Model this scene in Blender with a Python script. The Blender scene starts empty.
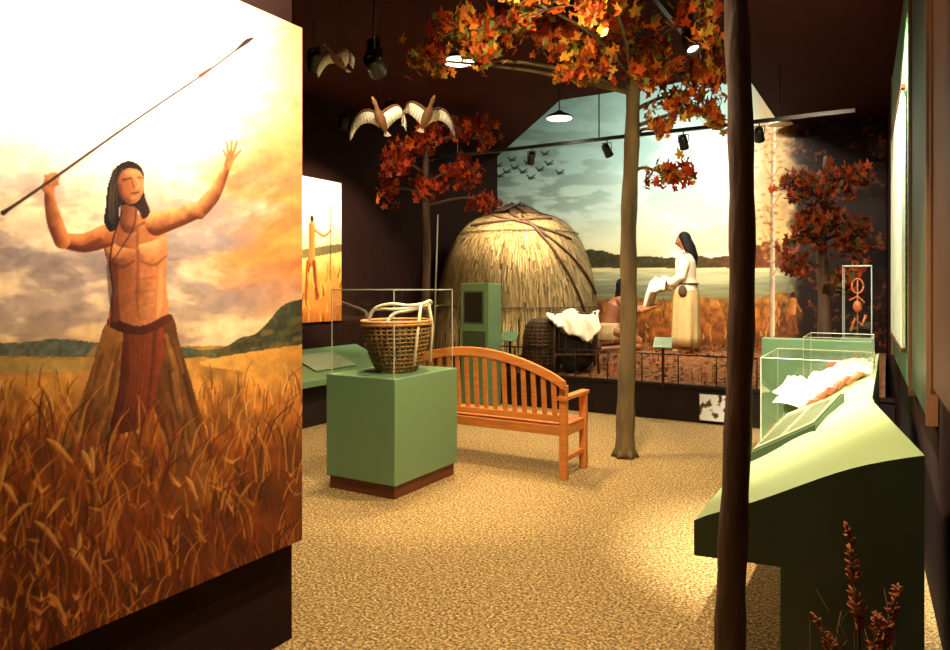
import bpy, math, random
import numpy as np
from mathutils import Vector, Matrix
random.seed(7)
rng = np.random.default_rng(7)
D = bpy.data
scene = bpy.context.scene
scene.view_settings.view_transform = 'Standard'
scene.view_settings.look = 'None'

# ------------------------------------------------------------------ frame
# Room axes: X across the gallery (to the right), Y into the gallery, Z up.
# The visitor stands at the origin, looks A degrees to the left of the Y axis.
EYE = 1.55
A = math.radians(30.65)
SA, CA = math.sin(A), math.cos(A)

def C(x, y, z=0.0):
    """metres to the right of / in front of the visitor -> room coordinates"""
    return Vector((x * CA - y * SA, x * SA + y * CA, z))

# ------------------------------------------------------------------ helpers
def lin(c):
    c = np.asarray(c, dtype=float)
    return np.where(c <= 0.04045, c / 12.92, ((c + 0.055) / 1.055) ** 2.4)

def mat(name, col, rough=0.6, metal=0.0, var=0.12, scale=8.0, bump=0.0, bscale=40.0,
        stretch=(1, 1, 1), emit=None, estr=0.0, spec=0.5):
    m = D.materials.new(name); m.use_nodes = True
    nt = m.node_tree; b = nt.nodes['Principled BSDF']
    c = lin(col)
    tc = nt.nodes.new('ShaderNodeTexCoord'); mp = nt.nodes.new('ShaderNodeMapping')
    mp.inputs['Scale'].default_value = stretch
    nt.links.new(tc.outputs['Object'], mp.inputs['Vector'])
    n = nt.nodes.new('ShaderNodeTexNoise'); n.inputs['Scale'].default_value = scale
    n.inputs['Detail'].default_value = 4
    nt.links.new(mp.outputs[0], n.inputs['Vector'])
    r = nt.nodes.new('ShaderNodeValToRGB')
    r.color_ramp.elements[0].position = 0.3; r.color_ramp.elements[1].position = 0.7
    r.color_ramp.elements[0].color = (*(c * (1 - var)), 1)
    r.color_ramp.elements[1].color = (*np.minimum(c * (1 + var), 1), 1)
    nt.links.new(n.outputs['Fac'], r.inputs[0]); nt.links.new(r.outputs[0], b.inputs['Base Color'])
    b.inputs['Roughness'].default_value = rough; b.inputs['Metallic'].default_value = metal
    b.inputs['Specular IOR Level'].default_value = spec
    if bump:
        n2 = nt.nodes.new('ShaderNodeTexNoise'); n2.inputs['Scale'].default_value = bscale
        nt.links.new(mp.outputs[0], n2.inputs['Vector'])
        bp = nt.nodes.new('ShaderNodeBump'); bp.inputs['Strength'].default_value = bump
        bp.inputs['Distance'].default_value = 0.02
        nt.links.new(n2.outputs['Fac'], bp.inputs['Height']); nt.links.new(bp.outputs[0], b.inputs['Normal'])
    if emit is not None:
        b.inputs['Emission Color'].default_value = (*lin(emit), 1)
        b.inputs['Emission Strength'].default_value = estr
    return m

def mat_attr(name, rough=0.7, bump=0.0, bscale=60, trans=0.0):
    m = D.materials.new(name); m.use_nodes = True
    nt = m.node_tree; b = nt.nodes['Principled BSDF']
    a = nt.nodes.new('ShaderNodeAttribute'); a.attribute_name = 'Col'
    nt.links.new(a.outputs['Color'], b.inputs['Base Color'])
    b.inputs['Roughness'].default_value = rough
    b.inputs['Specular IOR Level'].default_value = 0.25
    if bump:
        n2 = nt.nodes.new('ShaderNodeTexNoise'); n2.inputs['Scale'].default_value = bscale
        tc = nt.nodes.new('ShaderNodeTexCoord'); nt.links.new(tc.outputs['Object'], n2.inputs['Vector'])
        bp = nt.nodes.new('ShaderNodeBump'); bp.inputs['Strength'].default_value = bump
        bp.inputs['Distance'].default_value = 0.005
        nt.links.new(n2.outputs['Fac'], bp.inputs['Height']); nt.links.new(bp.outputs[0], b.inputs['Normal'])
    if trans:
        out = nt.nodes['Material Output']
        t = nt.nodes.new('ShaderNodeBsdfTranslucent'); nt.links.new(a.outputs['Color'], t.inputs['Color'])
        mx = nt.nodes.new('ShaderNodeMixShader'); mx.inputs[0].default_value = trans
        nt.links.new(b.outputs[0], mx.inputs[1]); nt.links.new(t.outputs[0], mx.inputs[2])
        nt.links.new(mx.outputs[0], out.inputs['Surface'])
    return m

def mat_glass(name):
    m = D.materials.new(name); m.use_nodes = True
    nt = m.node_tree; nt.nodes.remove(nt.nodes['Principled BSDF'])
    out = nt.nodes['Material Output']
    t = nt.nodes.new('ShaderNodeBsdfTransparent'); t.inputs[0].default_value = (0.97, 0.98, 0.96, 1)
    g = nt.nodes.new('ShaderNodeBsdfGlossy'); g.inputs['Roughness'].default_value = 0.03
    fr = nt.nodes.new('ShaderNodeLayerWeight'); fr.inputs[0].default_value = 0.12
    mu = nt.nodes.new('ShaderNodeMath'); mu.operation = 'MULTIPLY_ADD'; mu.inputs[1].default_value = .4; mu.inputs[2].default_value = .045
    nt.links.new(fr.outputs['Facing'], mu.inputs[0])
    mx = nt.nodes.new('ShaderNodeMixShader')
    nt.links.new(mu.outputs[0], mx.inputs[0]); nt.links.new(t.outputs[0], mx.inputs[1]); nt.links.new(g.outputs[0], mx.inputs[2])
    nt.links.new(mx.outputs[0], out.inputs['Surface'])
    return m

def link(o, parent=None):
    scene.collection.objects.link(o)
    if parent: o.parent = parent
    return o

def grp(name, loc=(0, 0, 0), rot=0.0):
    e = D.objects.new(name, None); e.empty_display_size = 0.1
    e.location = loc; e.rotation_euler = (0, 0, rot)
    return link(e)

class MB:
    def __init__(s): s.v = []; s.f = []; s.c = []
    def add(s, v, f, col=None):
        o = len(s.v); s.v += [tuple(p) for p in v]; s.f += [[i + o for i in q] for q in f]
        if col is not None: s.c += [tuple(col)] * len(v)
        return s
    def box(s, c, d, R=None, col=None):
        x, y, z = [k / 2 for k in d]; c = Vector(c)
        vs = [Vector(p) for p in [(-x,-y,-z),(x,-y,-z),(x,y,-z),(-x,y,-z),(-x,-y,z),(x,-y,z),(x,y,z),(-x,y,z)]]
        if R: vs = [R @ p for p in vs]
        return s.add([c + p for p in vs], [(0,3,2,1),(4,5,6,7),(0,1,5,4),(1,2,6,5),(2,3,7,6),(3,0,4,7)], col)
    def bb(s, x0, x1, y0, y1, z0, z1, col=None):
        return s.box(((x0+x1)/2,(y0+y1)/2,(z0+z1)/2), (x1-x0,y1-y0,z1-z0), None, col)
    def tube(s, pts, rad, n=8, col=None, flat=1.0):
        pts = [Vector(p) for p in pts]
        if not hasattr(rad, '__len__'): rad = [rad] * len(pts)
        vs = []; fs = []; nrm = None
        for i, p in enumerate(pts):
            t = (pts[min(i+1, len(pts)-1)] - pts[max(i-1, 0)]).normalized()
            if nrm is None:
                nrm = t.cross(Vector((0,0,1)))
                if nrm.length < 0.05: nrm = t.cross(Vector((0,1,0)))
            nrm = (nrm - t * nrm.dot(t)).normalized()
            bi = t.cross(nrm)
            for k in range(n):
                a = 2*math.pi*k/n
                vs.append(p + (nrm*math.cos(a) + bi*math.sin(a)*flat) * rad[i])
        for i in range(len(pts)-1):
            for k in range(n):
                fs.append((i*n+k, i*n+(k+1)%n, (i+1)*n+(k+1)%n, (i+1)*n+k))
        fs.append(tuple(range(n-1,-1,-1))); fs.append(tuple((len(pts)-1)*n+k for k in range(n)))
        return s.add(vs, fs, col)
    def ell(s, c, r, R=None, nu=16, nv=10, fn=None, col=None):
        c = Vector(c); vs = []; fs = []
        for j in range(nv+1):
            ph = math.pi*j/nv - math.pi/2
            for i in range(nu):
                th = 2*math.pi*i/nu
                u = Vector((math.cos(ph)*math.cos(th), math.cos(ph)*math.sin(th), math.sin(ph)))
                p = Vector((u.x*r[0], u.y*r[1], u.z*r[2]))
                if fn: p = fn(u, p)
                if R: p = R @ p
                vs.append(c + p)
        for j in range(nv):
            for i in range(nu):
                fs.append((j*nu+i, j*nu+(i+1)%nu, (j+1)*nu+(i+1)%nu, (j+1)*nu+i))
        return s.add(vs, fs, col)
    def loft(s, rings, n=24, fold=0.0, nf=7, cap=True, col=None):
        """rings: (cx,cy,cz,rx,ry)"""
        vs = []; fs = []
        for j, (cx, cy, cz, rx, ry) in enumerate(rings):
            for i in range(n):
                a = 2*math.pi*i/n
                k = 1 + fold*math.sin(nf*a + j*0.35)*(j/max(1,len(rings)-1))
                vs.append((cx + rx*k*math.cos(a), cy + ry*k*math.sin(a), cz))
        for j in range(len(rings)-1):
            for i in range(n):
                fs.append((j*n+i, j*n+(i+1)%n, (j+1)*n+(i+1)%n, (j+1)*n+i))
        if cap:
            fs.append(tuple(range(n))); fs.append(tuple((len(rings)-1)*n+i for i in range(n)))
        return s.add(vs, fs, col)
    def prism(s, poly, z0, z1, col=None):
        n = len(poly)
        vs = [(p[0], p[1], z0) for p in poly] + [(p[0], p[1], z1) for p in poly]
        fs = [tuple(range(n-1,-1,-1)), tuple(range(n, 2*n))] + [(i,(i+1)%n,n+(i+1)%n,n+i) for i in range(n)]
        return s.add(vs, fs, col)
    def obj(s, name, m, parent=None, smooth=False, bevel=0.0, remesh=0.0):
        me = D.meshes.new(name); me.from_pydata(s.v, [], s.f); me.update()
        if s.c and len(s.c) == len(s.v):
            at = me.color_attributes.new('Col', 'FLOAT_COLOR', 'POINT')
            a = np.ones((len(s.v), 4), dtype=np.float32); a[:, :3] = lin(np.array(s.c))
            at.data.foreach_set('color', a.ravel())
        if m: me.materials.append(m)
        if smooth: me.polygons.foreach_set('use_smooth', [True]*len(me.polygons))
        o = D.objects.new(name, me); link(o, parent)
        if remesh:
            r = o.modifiers.new('r', 'REMESH'); r.mode = 'VOXEL'; r.voxel_size = remesh; r.use_smooth_shade = True
            q = o.modifiers.new('s', 'SMOOTH'); q.factor = 0.5; q.iterations = 4
        if bevel:
            b = o.modifiers.new('b', 'BEVEL'); b.width = bevel; b.segments = 2; b.limit_method = 'ANGLE'
        return o

def rotz(a): return Matrix.Rotation(a, 3, 'Z')
def rotx(a): return Matrix.Rotation(a, 3, 'X')
def roty(a): return Matrix.Rotation(a, 3, 'Y')

# ------------------------------------------------------------------ painter
def _h(ix, iy, seed):
    n = (ix*374761393 + iy*668265263 + seed*1442695041) & 0xffffffff
    n = ((n ^ (n >> 13)) * 1274126177) & 0xffffffff
    return ((n ^ (n >> 16)) & 0xffff) / 65535.0
def vnoise(x, y, seed=0):
    x = np.asarray(x, float); y = np.asarray(y, float)
    ix = np.floor(x).astype(np.int64); iy = np.floor(y).astype(np.int64)
    fx = x-ix; fy = y-iy; fx = fx*fx*(3-2*fx); fy = fy*fy*(3-2*fy)
    a = _h(ix,iy,seed); b = _h(ix+1,iy,seed); c = _h(ix,iy+1,seed); d = _h(ix+1,iy+1,seed)
    return (a*(1-fx)+b*fx)*(1-fy) + (c*(1-fx)+d*fx)*fy
def fbm(x, y, seed=0, o=4):
    t = 0; a = .5; s = 0
    for k in range(o):
        t = t + a*vnoise(x*2**k, y*2**k, seed+k*17); s += a; a *= .5
    return t/s
def sst(a, b, x):
    t = np.clip((x-a)/(b-a), 0, 1); return t*t*(3-2*t)
def catmull(P, n=6, closed=True):
    P = [np.array(p, float) for p in P]; out = []; N = len(P)
    rngi = range(N if closed else N-1)
    for i in rngi:
        g = (lambda k: P[k % N]) if closed else (lambda k: P[min(max(k, 0), N-1)])
        p0, p1, p2, p3 = g(i-1), g(i), g(i+1), g(i+2)
        for k in range(n):
            t = k/n
            out.append(.5*((2*p1)+(-p0+p2)*t+(2*p0-5*p1+4*p2-p3)*t*t+(-p0+3*p1-3*p2+p3)*t**3))
    if not closed: out.append(P[-1])
    return np.array(out)

class Canvas:
    """flat painting; plane 'a' : X = const wall, plane 'b' : Y = const wall"""
    def __init__(s, kind, k, x0, x1, z0, z1, res):
        s.kind, s.k, s.x0, s.z0, s.res = kind, k, x0, z0, res
        s.nx = int((x1-x0)/res)+1; s.ny = int((z1-z0)/res)+1
        s.C = np.zeros((s.ny, s.nx, 3))
        gx = x0 + np.arange(s.nx)*res; gz = z0 + np.arange(s.ny)*res
        s.GX, s.GZ = np.meshgrid(gx, gz)
        a, b = (k, s.GX) if kind == 'a' else (s.GX, k)
        cx = a*CA + b*SA; cy = np.maximum(-a*SA + b*CA, .05)
        s.P = 475 + 700*cx/cy; s.Q = 287 + 700*(EYE - s.GZ)/cy
    def g(s, pts):
        """image pixel coordinates -> canvas cells, plus cells per image pixel"""
        pts = np.atleast_2d(np.array(pts, float)); k = (pts[:,0]-475)/700
        if s.kind == 'a': a = s.k; b = a*(CA + k*SA)/(k*CA - SA); w = b
        else: b = s.k; a = b*(k*CA - SA)/(CA + k*SA); w = a
        cy = -a*SA + b*CA
        z = EYE - (pts[:,1]-287)/700*cy
        s.sc = float(np.mean(cy))/700/s.res
        return np.stack([(w - s.x0)/s.res, (z - s.z0)/s.res], 1)
    def _sl(s, x0, x1, y0, y1):
        x0 = max(0, int(x0)); y0 = max(0, int(y0)); x1 = min(s.nx, int(x1)+2); y1 = min(s.ny, int(y1)+2)
        if x1 <= x0 or y1 <= y0: return None
        return slice(y0, y1), slice(x0, x1)
    def poly(s, pts, c1, c2=None, ang=0.0, smooth=True, alpha=1.0, tex=0.1):
        G = s.g(catmull(pts) if smooth else pts)
        lo = G.min(0); hi = G.max(0); sl = s._sl(lo[0]-1, hi[0]+1, lo[1]-1, hi[1]+1)
        if sl is None: return
        Y, X = np.mgrid[sl[0], sl[1]].astype(float); m = np.zeros(X.shape, bool)
        n = len(G); j = n-1
        for i in range(n):
            xi, yi = G[i]; xj, yj = G[j]
            if yi != yj:
                m ^= ((yi > Y) != (yj > Y)) & (X < (xj-xi)*(Y-yi)/(yj-yi)+xi)
            j = i
        u = ((X-lo[0])/(hi[0]-lo[0]+1e-6)-.5)*math.cos(ang) + ((Y-lo[1])/(hi[1]-lo[1]+1e-6)-.5)*math.sin(ang) + .5
        u = np.clip(u + (fbm(X*.08, Y*.08, 5)-.5)*.35, 0, 1)[..., None]
        c1 = np.array(c1); c2 = c1 if c2 is None else np.array(c2)
        col = c1*(1-u) + c2*u
        col = col*(1 + tex*(fbm(X*.3, Y*.3, 9)-.5)*2)[..., None]
        w = m[..., None]*alpha
        s.C[sl] = s.C[sl]*(1-w) + col*w
    def limb(s, pts, ws, cd, cl=None, L=(.7, .7), alpha=1.0, curve=True):
        if curve and len(pts) > 2:
            q = catmull([(*p, w) for p, w in zip(pts, ws)], 5, False); pts = q[:, :2]; ws = q[:, 2]
        G = s.g(pts); r = np.maximum(np.array(ws)*s.sc/2, .35)
        R = r.max()+2; lo = G.min(0)-R; hi = G.max(0)+R
        sl = s._sl(lo[0], hi[0], lo[1], hi[1])
        if sl is None: return
        Y, X = np.mgrid[sl[0], sl[1]].astype(float)
        best = np.full(X.shape, -9.); sh = np.zeros(X.shape)
        for i in range(len(G)-1):
            d = G[i+1]-G[i]; l2 = d@d+1e-9
            t = np.clip(((X-G[i,0])*d[0]+(Y-G[i,1])*d[1])/l2, 0, 1)
            ox = X-(G[i,0]+t*d[0]); oy = Y-(G[i,1]+t*d[1]); rr = r[i]*(1-t)+r[i+1]*t
            v = rr-np.hypot(ox, oy); k = v > best
            best = np.where(k, v, best); sh = np.where(k, (ox*L[0]+oy*L[1])/rr, sh)
        m = np.clip(best+.5, 0, 1)[..., None]*alpha
        cd = np.array(cd); cl = cd if cl is None else np.array(cl)
        u = np.clip(.5+.6*sh+(fbm(X*.15, Y*.15, 3)-.5)*.5, 0, 1)[..., None]
        s.C[sl] = s.C[sl]*(1-m) + (cd*(1-u)+cl*u)*m
    def mesh(s, name, m, parent, off=0.0):
        me = D.meshes.new(name); N = s.nx*s.ny
        co = np.zeros((N, 3), np.float32)
        if s.kind == 'a': co[:,0] = s.k+off; co[:,1] = s.GX.ravel()
        else: co[:,0] = s.GX.ravel(); co[:,1] = s.k+off
        co[:,2] = s.GZ.ravel()
        me.vertices.add(N); me.vertices.foreach_set('co', co.ravel())
        i = np.arange(s.nx-1)[None] + np.arange(s.ny-1)[:, None]*s.nx
        q = np.stack([i, i+1, i+1+s.nx, i+s.nx], -1).reshape(-1).astype(np.int32)
        nf = len(q)//4
        me.loops.add(len(q)); me.loops.foreach_set('vertex_index', q)
        me.polygons.add(nf); me.polygons.foreach_set('loop_start', np.arange(nf, dtype=np.int32)*4)
        me.update(calc_edges=True)
        at = me.color_attributes.new('Col', 'FLOAT_COLOR', 'POINT')
        a = np.ones((N, 4), np.float32); a[:, :3] = lin(np.clip(s.C, 0, 1)).reshape(-1, 3)
        at.data.foreach_set('color', a.ravel())
        me.materials.append(m)
        return link(D.objects.new(name, me), parent)

def ramp(x, stops):
    xs = [q[0] for q in stops]; cs = np.array([q[1] for q in stops])
    return np.stack([np.interp(x, xs, cs[:, k]) for k in range(3)], -1)

# ------------------------------------------------------------------ materials
M_paint = mat_attr('oil_paint', 0.55, 0.2, 45)
M_print = mat_attr('printed_panel', 0.6)
M_leaf = mat_attr('autumn_leaf', 0.55, trans=0.3)
M_straw = mat_attr('straw', 0.85)
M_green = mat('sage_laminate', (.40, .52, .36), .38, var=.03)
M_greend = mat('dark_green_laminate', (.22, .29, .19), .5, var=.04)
M_brown = mat('brown_base', (.38, .18, .08), .5, var=.06)
M_dark = mat('dark_wall_paint', (.15, .065, .035), .8, var=.1, spec=.15)
M_dark2 = mat('dark_plinth', (.13, .09, .06), .7, spec=.2)
M_ceil = mat('ceiling_paint', (.22, .085, .04), .9, spec=.1)
M_black = mat('black_metal', (.05, .045, .04), .4, var=.05)
M_wood = mat('teak', (.78, .46, .20), .45, var=.18, scale=5, stretch=(1, 8, 8))
M_bark = mat('tree_bark', (.38, .30, .16), .85, var=.4, scale=9, bump=.9, bscale=22, stretch=(1, 1, .22))
M_barkd = mat('dark_bark', (.30, .20, .11), .7, var=.35, scale=8, bump=.8, bscale=20, stretch=(1, 1, .25))
M_glass = mat_glass('display_glass')
M_edge = mat('acrylic_edge', (.66, .68, .60), .25, var=.02)
M_basket = mat('splint_basket', (.52, .38, .19), .7, var=.35, scale=30)
M_basketd = mat('basket_shadow', (.26, .18, .08), .8)
M_thsh = mat('thatch_underlayer', (.42, .34, .19), .9, var=.3, scale=20)
M_pale = mat('pale_bentwood', (.88, .82, .68), .5, var=.08)
M_skin = mat('skin_brown', (.62, .38, .24), .55, var=.06)
M_hair = mat('black_hair', (.045, .03, .025), .6, var=.3, scale=60, bump=.5, bscale=120, spec=.2)
M_white = mat('white_hide', (.93, .89, .78), .85, var=.06, bump=.5, bscale=60)
M_tan = mat('buckskin', (.80, .68, .46), .85, var=.1, bump=.3, bscale=40)
M_lens = mat('lamp_lens', (1, 1, .95), .5, emit=(1, .95, .8), estr=14)
M_lip = mat('lips', (.45, .2, .15), .5)
M_eye = mat('eye_white', (.85, .82, .76), .3)
M_iris = mat('iris', (.06, .035, .02), .2)
M_ground = mat('leaf_litter', (.44, .26, .10), .95, var=.6, scale=18, bump=1., bscale=30)

def carpet():
    m = D.materials.new('loop_carpet'); m.use_nodes = True; nt = m.node_tree; b = nt.nodes['Principled BSDF']
    tc = nt.nodes.new('ShaderNodeTexCoord')
    v = nt.nodes.new('ShaderNodeTexVoronoi'); v.inputs['Scale'].default_value = 85
    nt.links.new(tc.outputs['Object'], v.inputs['Vector'])
    n = nt.nodes.new('ShaderNodeTexNoise'); n.inputs['Scale'].default_value = 66; n.inputs['Detail'].default_value = 3
    n.inputs['Roughness'].default_value = .7
    nt.links.new(tc.outputs['Object'], n.inputs['Vector'])
    r = nt.nodes.new('ShaderNodeValToRGB'); e = r.color_ramp.elements
    e[0].position = .35; e[0].color = (*lin((.36, .25, .13)), 1)
    e[1].position = .65; e[1].color = (*lin((.92, .79, .56)), 1)
    k = e.new(.5); k.color = (*lin((.67, .54, .33)), 1)
    nt.links.new(n.outputs['Fac'], r.inputs[0])
    mx = nt.nodes.new('ShaderNodeMix'); mx.data_type = 'RGBA'; mx.blend_type = 'MULTIPLY'; mx.inputs[0].default_value = .5
    nt.links.new(r.outputs[0], mx.inputs[6])
    hs = nt.nodes.new('ShaderNodeRGBToBW'); nt.links.new(v.outputs['Color'], hs.inputs[0]); nt.links.new(hs.outputs[0], mx.inputs[7])
    nt.links.new(mx.outputs[2], b.inputs['Base Color'])
    b.inputs['Roughness'].default_value = .95; b.inputs['Specular IOR Level'].default_value = .1
    bp = nt.nodes.new('ShaderNodeBump'); bp.inputs['Strength'].default_value = .7; bp.inputs['Distance'].default_value = .01
    nt.links.new(v.outputs['Distance'], bp.inputs['Height']); nt.links.new(bp.outputs[0], b.inputs['Normal'])
    return m
M_carpet = carpet()

# ------------------------------------------------------------------ room shell
XL, YB, YP, XM, YM, H, HB = -6.09, 11.06, 8.18, -2.22, 2.245, 3.9, 5.2
def xr(y): return 0.30 - 0.030*y          # right wall, slightly splayed
BK = -2.6
XBAY = -1.37
MB().add([(XL-.2, BK, 0), (xr(BK)+.1, BK, 0), (xr(YB)+.1, YB, 0), (XL-.2, YB, 0)], [(0,1,2,3)]).obj('floor', M_carpet)
c1 = C(1.07, 8.8)
o = MB()
o.prism([(XL-.15, BK), (xr(BK)+.1, BK), (xr(YB)+.1, YB+.15), (XBAY, YB+.15), (XBAY, c1.y), (c1.x, c1.y), (XL, YB), (XL-.15, YB)], H, H+.1)
o.prism([(c1.x-.05, c1.y-.02), (XBAY, c1.y-.02), (XBAY, c1.y+.06), (c1.x-.05, c1.y+.06)], H+.1, HB)
o.prism([(XBAY, c1.y), (XBAY+.06, c1.y), (XBAY+.06, YB+.15), (XBAY, YB+.15)], H+.1, HB)
o.prism([(c1.x-.05, c1.y), (c1.x+.03, c1.y), (XL+.03, YB), (XL-.1, YB)], H+.1, HB)
o.prism([(XL-.15, c1.y-.05), (XBAY+.1, c1.y-.05), (XBAY+.1, YB+.2), (XL-.15, YB+.2)], HB, HB+.1)
o.obj('ceiling', M_ceil)
MB().bb(XL-.15, XL, BK, YB+.15, 0, HB).obj('wall_left', M_dark)
MB().bb(XL-.1, xr(YB)+.2, YB+.03, YB+.18, 0, HB).obj('wall_back', M_dark)
MB().prism([(xr(BK), BK), (xr(BK)+.15, BK), (xr(YB)+.15, YB+.1), (xr(YB), YB+.1)], 0, H).obj('wall_right', M_dark)
MB().bb(XL-.1, xr(BK)+.1, BK-.15, BK, 0, H).obj('wall_rear', M_dark)
# partition that carries the big mural
MB().bb(XM-.18, XM-.05, BK, YM, 0, H-.002).obj('wall_partition', M_dark)

# ------------------------------------------------------------------ hunter mural
cv = Canvas('a', XM, .35, YM+.015, .44, 2.69, .0035)
P, Q = cv.P, cv.Q
sky = ramp(Q, [(-120, (1, .98, .92)), (90, (1, .97, .87)), (150, (.96, .87, .72)), (200, (.80, .68, .56)),
               (250, (.62, .52, .46)), (300, (.62, .50, .41)), (332, (.84, .68, .48)), (346, (.76, .55, .32))])
n1 = fbm(P/75, Q/30, 1, 5); n2 = fbm(P/48+9, Q/20, 2, 5)
cl = sst(.46, .62, n1)[..., None]*sst(110, 200, Q)[..., None]
sky = sky*(1-cl*.8) + np.array((.93, .77, .58))*cl*.8
dk = sst(.46, .62, n2)[..., None]*sst(140, 215, Q)[..., None]
sky = sky*(1-dk*.5) + np.array((.50, .40, .38))*dk*.5
w = (sst(195, 285, P + (n1-.5)*170)*sst(345, 250, Q))[..., None]
sky = sky*(1-w*.85) + (np.array((.84, .42, .16))*(.5+1.0*n2[..., None]))*w*.85
# spotlight's washed-out hot spot painted into the sky, upper centre
hot = (sst(150, 20, np.hypot((P-165)*.8, Q-70)))[..., None]
sky = sky*(1-hot*.8)+np.array((1, .99, .93))*hot*.8
gr = ramp(Q, [(346, (.60, .43, .18)), (380, (.78, .51, .20)), (410, (.64, .36, .12)), (450, (.45, .22, .06)),
              (540, (.40, .17, .045)), (650, (.32, .12, .035))])
gr = gr*(.65+.7*fbm(P/14, Q/22, 6, 4))[..., None]
cv.C = np.where((Q < 346)[..., None], sky, gr)
T = cv
random.seed(31)
for k in range(230):   # broad brush work in the sky
    x = random.uniform(-150, 300); y = random.uniform(20, 335); L_ = random.uniform(18, 60); a_ = random.uniform(-.35, .25)+(.6 if x > 220 else 0)
    i_, j_ = T.g([(x, y)])[0]; i_ = int(min(max(i_, 0), T.nx-1)); j_ = int(min(max(j_, 0), T.ny-1)); c_ = T.C[j_, i_]*random.uniform(.86, 1.14)
    T.limb([(x-L_/2, y+a_*L_/2), (x, y-2), (x+L_/2, y-a_*L_/2)], [3, random.uniform(7, 14), 3], np.clip(c_, 0, 1), alpha=.45)
# distant hills and dark woods
T.poly([(-160,343),(-60,338),(10,343),(60,339),(120,345),(190,348),(190,358),(0,356),(-160,356)], (.38,.36,.28), (.28,.29,.22), tex=.3)
T.poly([(190,352),(222,348),(240,338),(255,334),(268,322),(282,306),(298,300),(318,300),(318,352),(240,362)], (.36,.33,.18), (.12,.13,.08), 0, tex=.4)
for k in range(60):
    x = random.uniform(225, 300); y = 352-(x-225)*.45*random.random()
    T.limb([(x-4,y),(x+4,y-2)], [6,5], random.choice([(.30,.27,.14),(.16,.16,.09),(.46,.34,.15)]), curve=False, alpha=.5)
T.poly([(-160,362),(0,358),(120,364),(60,372),(-160,376)], (.50,.40,.20), (.72,.55,.26), 0)
T.poly([(200,362),(298,345),(318,345),(318,378),(250,372)], (.85,.60,.26), (.66,.42,.15), 0)
# far grass
random.seed(3)
def grass(n, y0, y1, l0, l1, pal, w0=2.2, xa=-160, xb=312, al=.85):
    for i in range(n):
        y = y0+(y1-y0)*(i/n); x = random.uniform(xa, xb); L_ = random.uniform(l0, l1)
        ln = random.uniform(-.5, .7)*L_
        T.limb([(x,y),(x+ln*.3,y-L_*.6),(x+ln,y-L_)], [w0,w0*.8,w0*.35], random.choice(pal), alpha=al)
grass(420, 385, 440, 8, 26, [(.78,.50,.18),(.55,.30,.10),(.86,.62,.30),(.42,.22,.07)], 1.8)
# --- figure
sk_d, sk_l = (.34,.13,.05), (.80,.46,.23)
# leggings
T.poly([(108,322),(138,330),(140,380),(122,430),(112,455),(66,452),(70,425),(84,390),(96,355)], (.30,.16,.05), (.62,.38,.15), 0, tex=.14)
T.poly([(140,328),(170,314),(180,345),(192,385),(202,430),(210,470),(208,505),(176,505),(172,460),(158,420),(146,380)], (.26,.12,.04), (.54,.32,.12), 0, tex=.14)
for k in range(26):
    y = 345+k*4; T.limb([(97-k*1.1,y),(86-k*1.2,y+12)], [2,1], (.62,.40,.18), alpha=.8)
    T.limb([(174+k*1.1,y),(184+k*1.2,y+13)], [2,1], (.28,.14,.05), alpha=.8)
for k in range(70):
    f = random.random(); y = 335+100*f; x = random.uniform(104-30*f, 122) if k % 2 else random.uniform(160, 174+28*f)
    dx_ = (-8 if k % 2 else 8)*random.uniform(.5, 1.2)
    T.limb([(x,y),(x+dx_*.5,y+14),(x+dx_,y+32)], [4,4,2], random.choice([(.72,.48,.22),(.20,.09,.03),(.46,.26,.10),(.34,.17,.06)]), alpha=.4)
# breech cloth
T.poly([(126,326),(150,322),(161,320),(164,350),(155,395),(146,424),(120,434),(110,428),(118,390),(122,350)], (.22,.07,.03), (.50,.20,.08), 0, tex=.14)
for k in range(6): T.limb([(130+k*5,334),(131+k*4,380),(121+k*5,420)], [4,3,2], random.choice([(.54,.23,.10),(.18,.06,.02)]), alpha=.35)
# torso
T.poly([(100,232),(112,222),(126,218),(142,214),(156,216),(164,226),(168,250),(166,280),(168,318),(150,325),(120,328),
        (112,322),(113,298),(109,270),(104,250)], (.36,.15,.06), (.80,.48,.26), 0, tex=.14)
T.limb([(106,240),(116,252),(133,252)], [7,13,6], (.62,.34,.17), (.84,.54,.30), (.1,.9), alpha=.75)
T.limb([(140,248),(152,249),(163,240)], [7,15,7], (.74,.44,.23), (.93,.66,.40), (.1,.9), alpha=.75)
T.limb([(137,226),(138,262),(137,300),(139,318)], [2.5,3.5,3.5,2], (.40,.18,.08), alpha=.5)
T.limb([(110,262),(122,267),(134,261)], [2,3.5,2], (.26,.11,.05), alpha=.55)
T.limb([(141,261),(154,265),(166,256)], [2,3.5,2], (.36,.17,.08), alpha=.5)
for yy in (277,290,303): T.limb([(124,yy),(138,yy+2.5),(153,yy)], [1.5,2.8,1.5], (.44,.21,.10), alpha=.3)
T.limb([(112,268),(114,300),(117,322)], [12,10,8], (.24,.09,.04), alpha=.55)
T.limb([(161,270),(160,300),(158,316)], [4,6,4], (.90,.60,.34), alpha=.45)
T.limb([(118,224),(128,228),(137,226),(150,220)], [2,3,3,2], (.30,.13,.06), alpha=.5)
T.poly([(110,318),(140,326),(169,314),(169,323),(140,335),(111,328)], (.16,.05,.03), (.34,.13,.06), 0)
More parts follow.
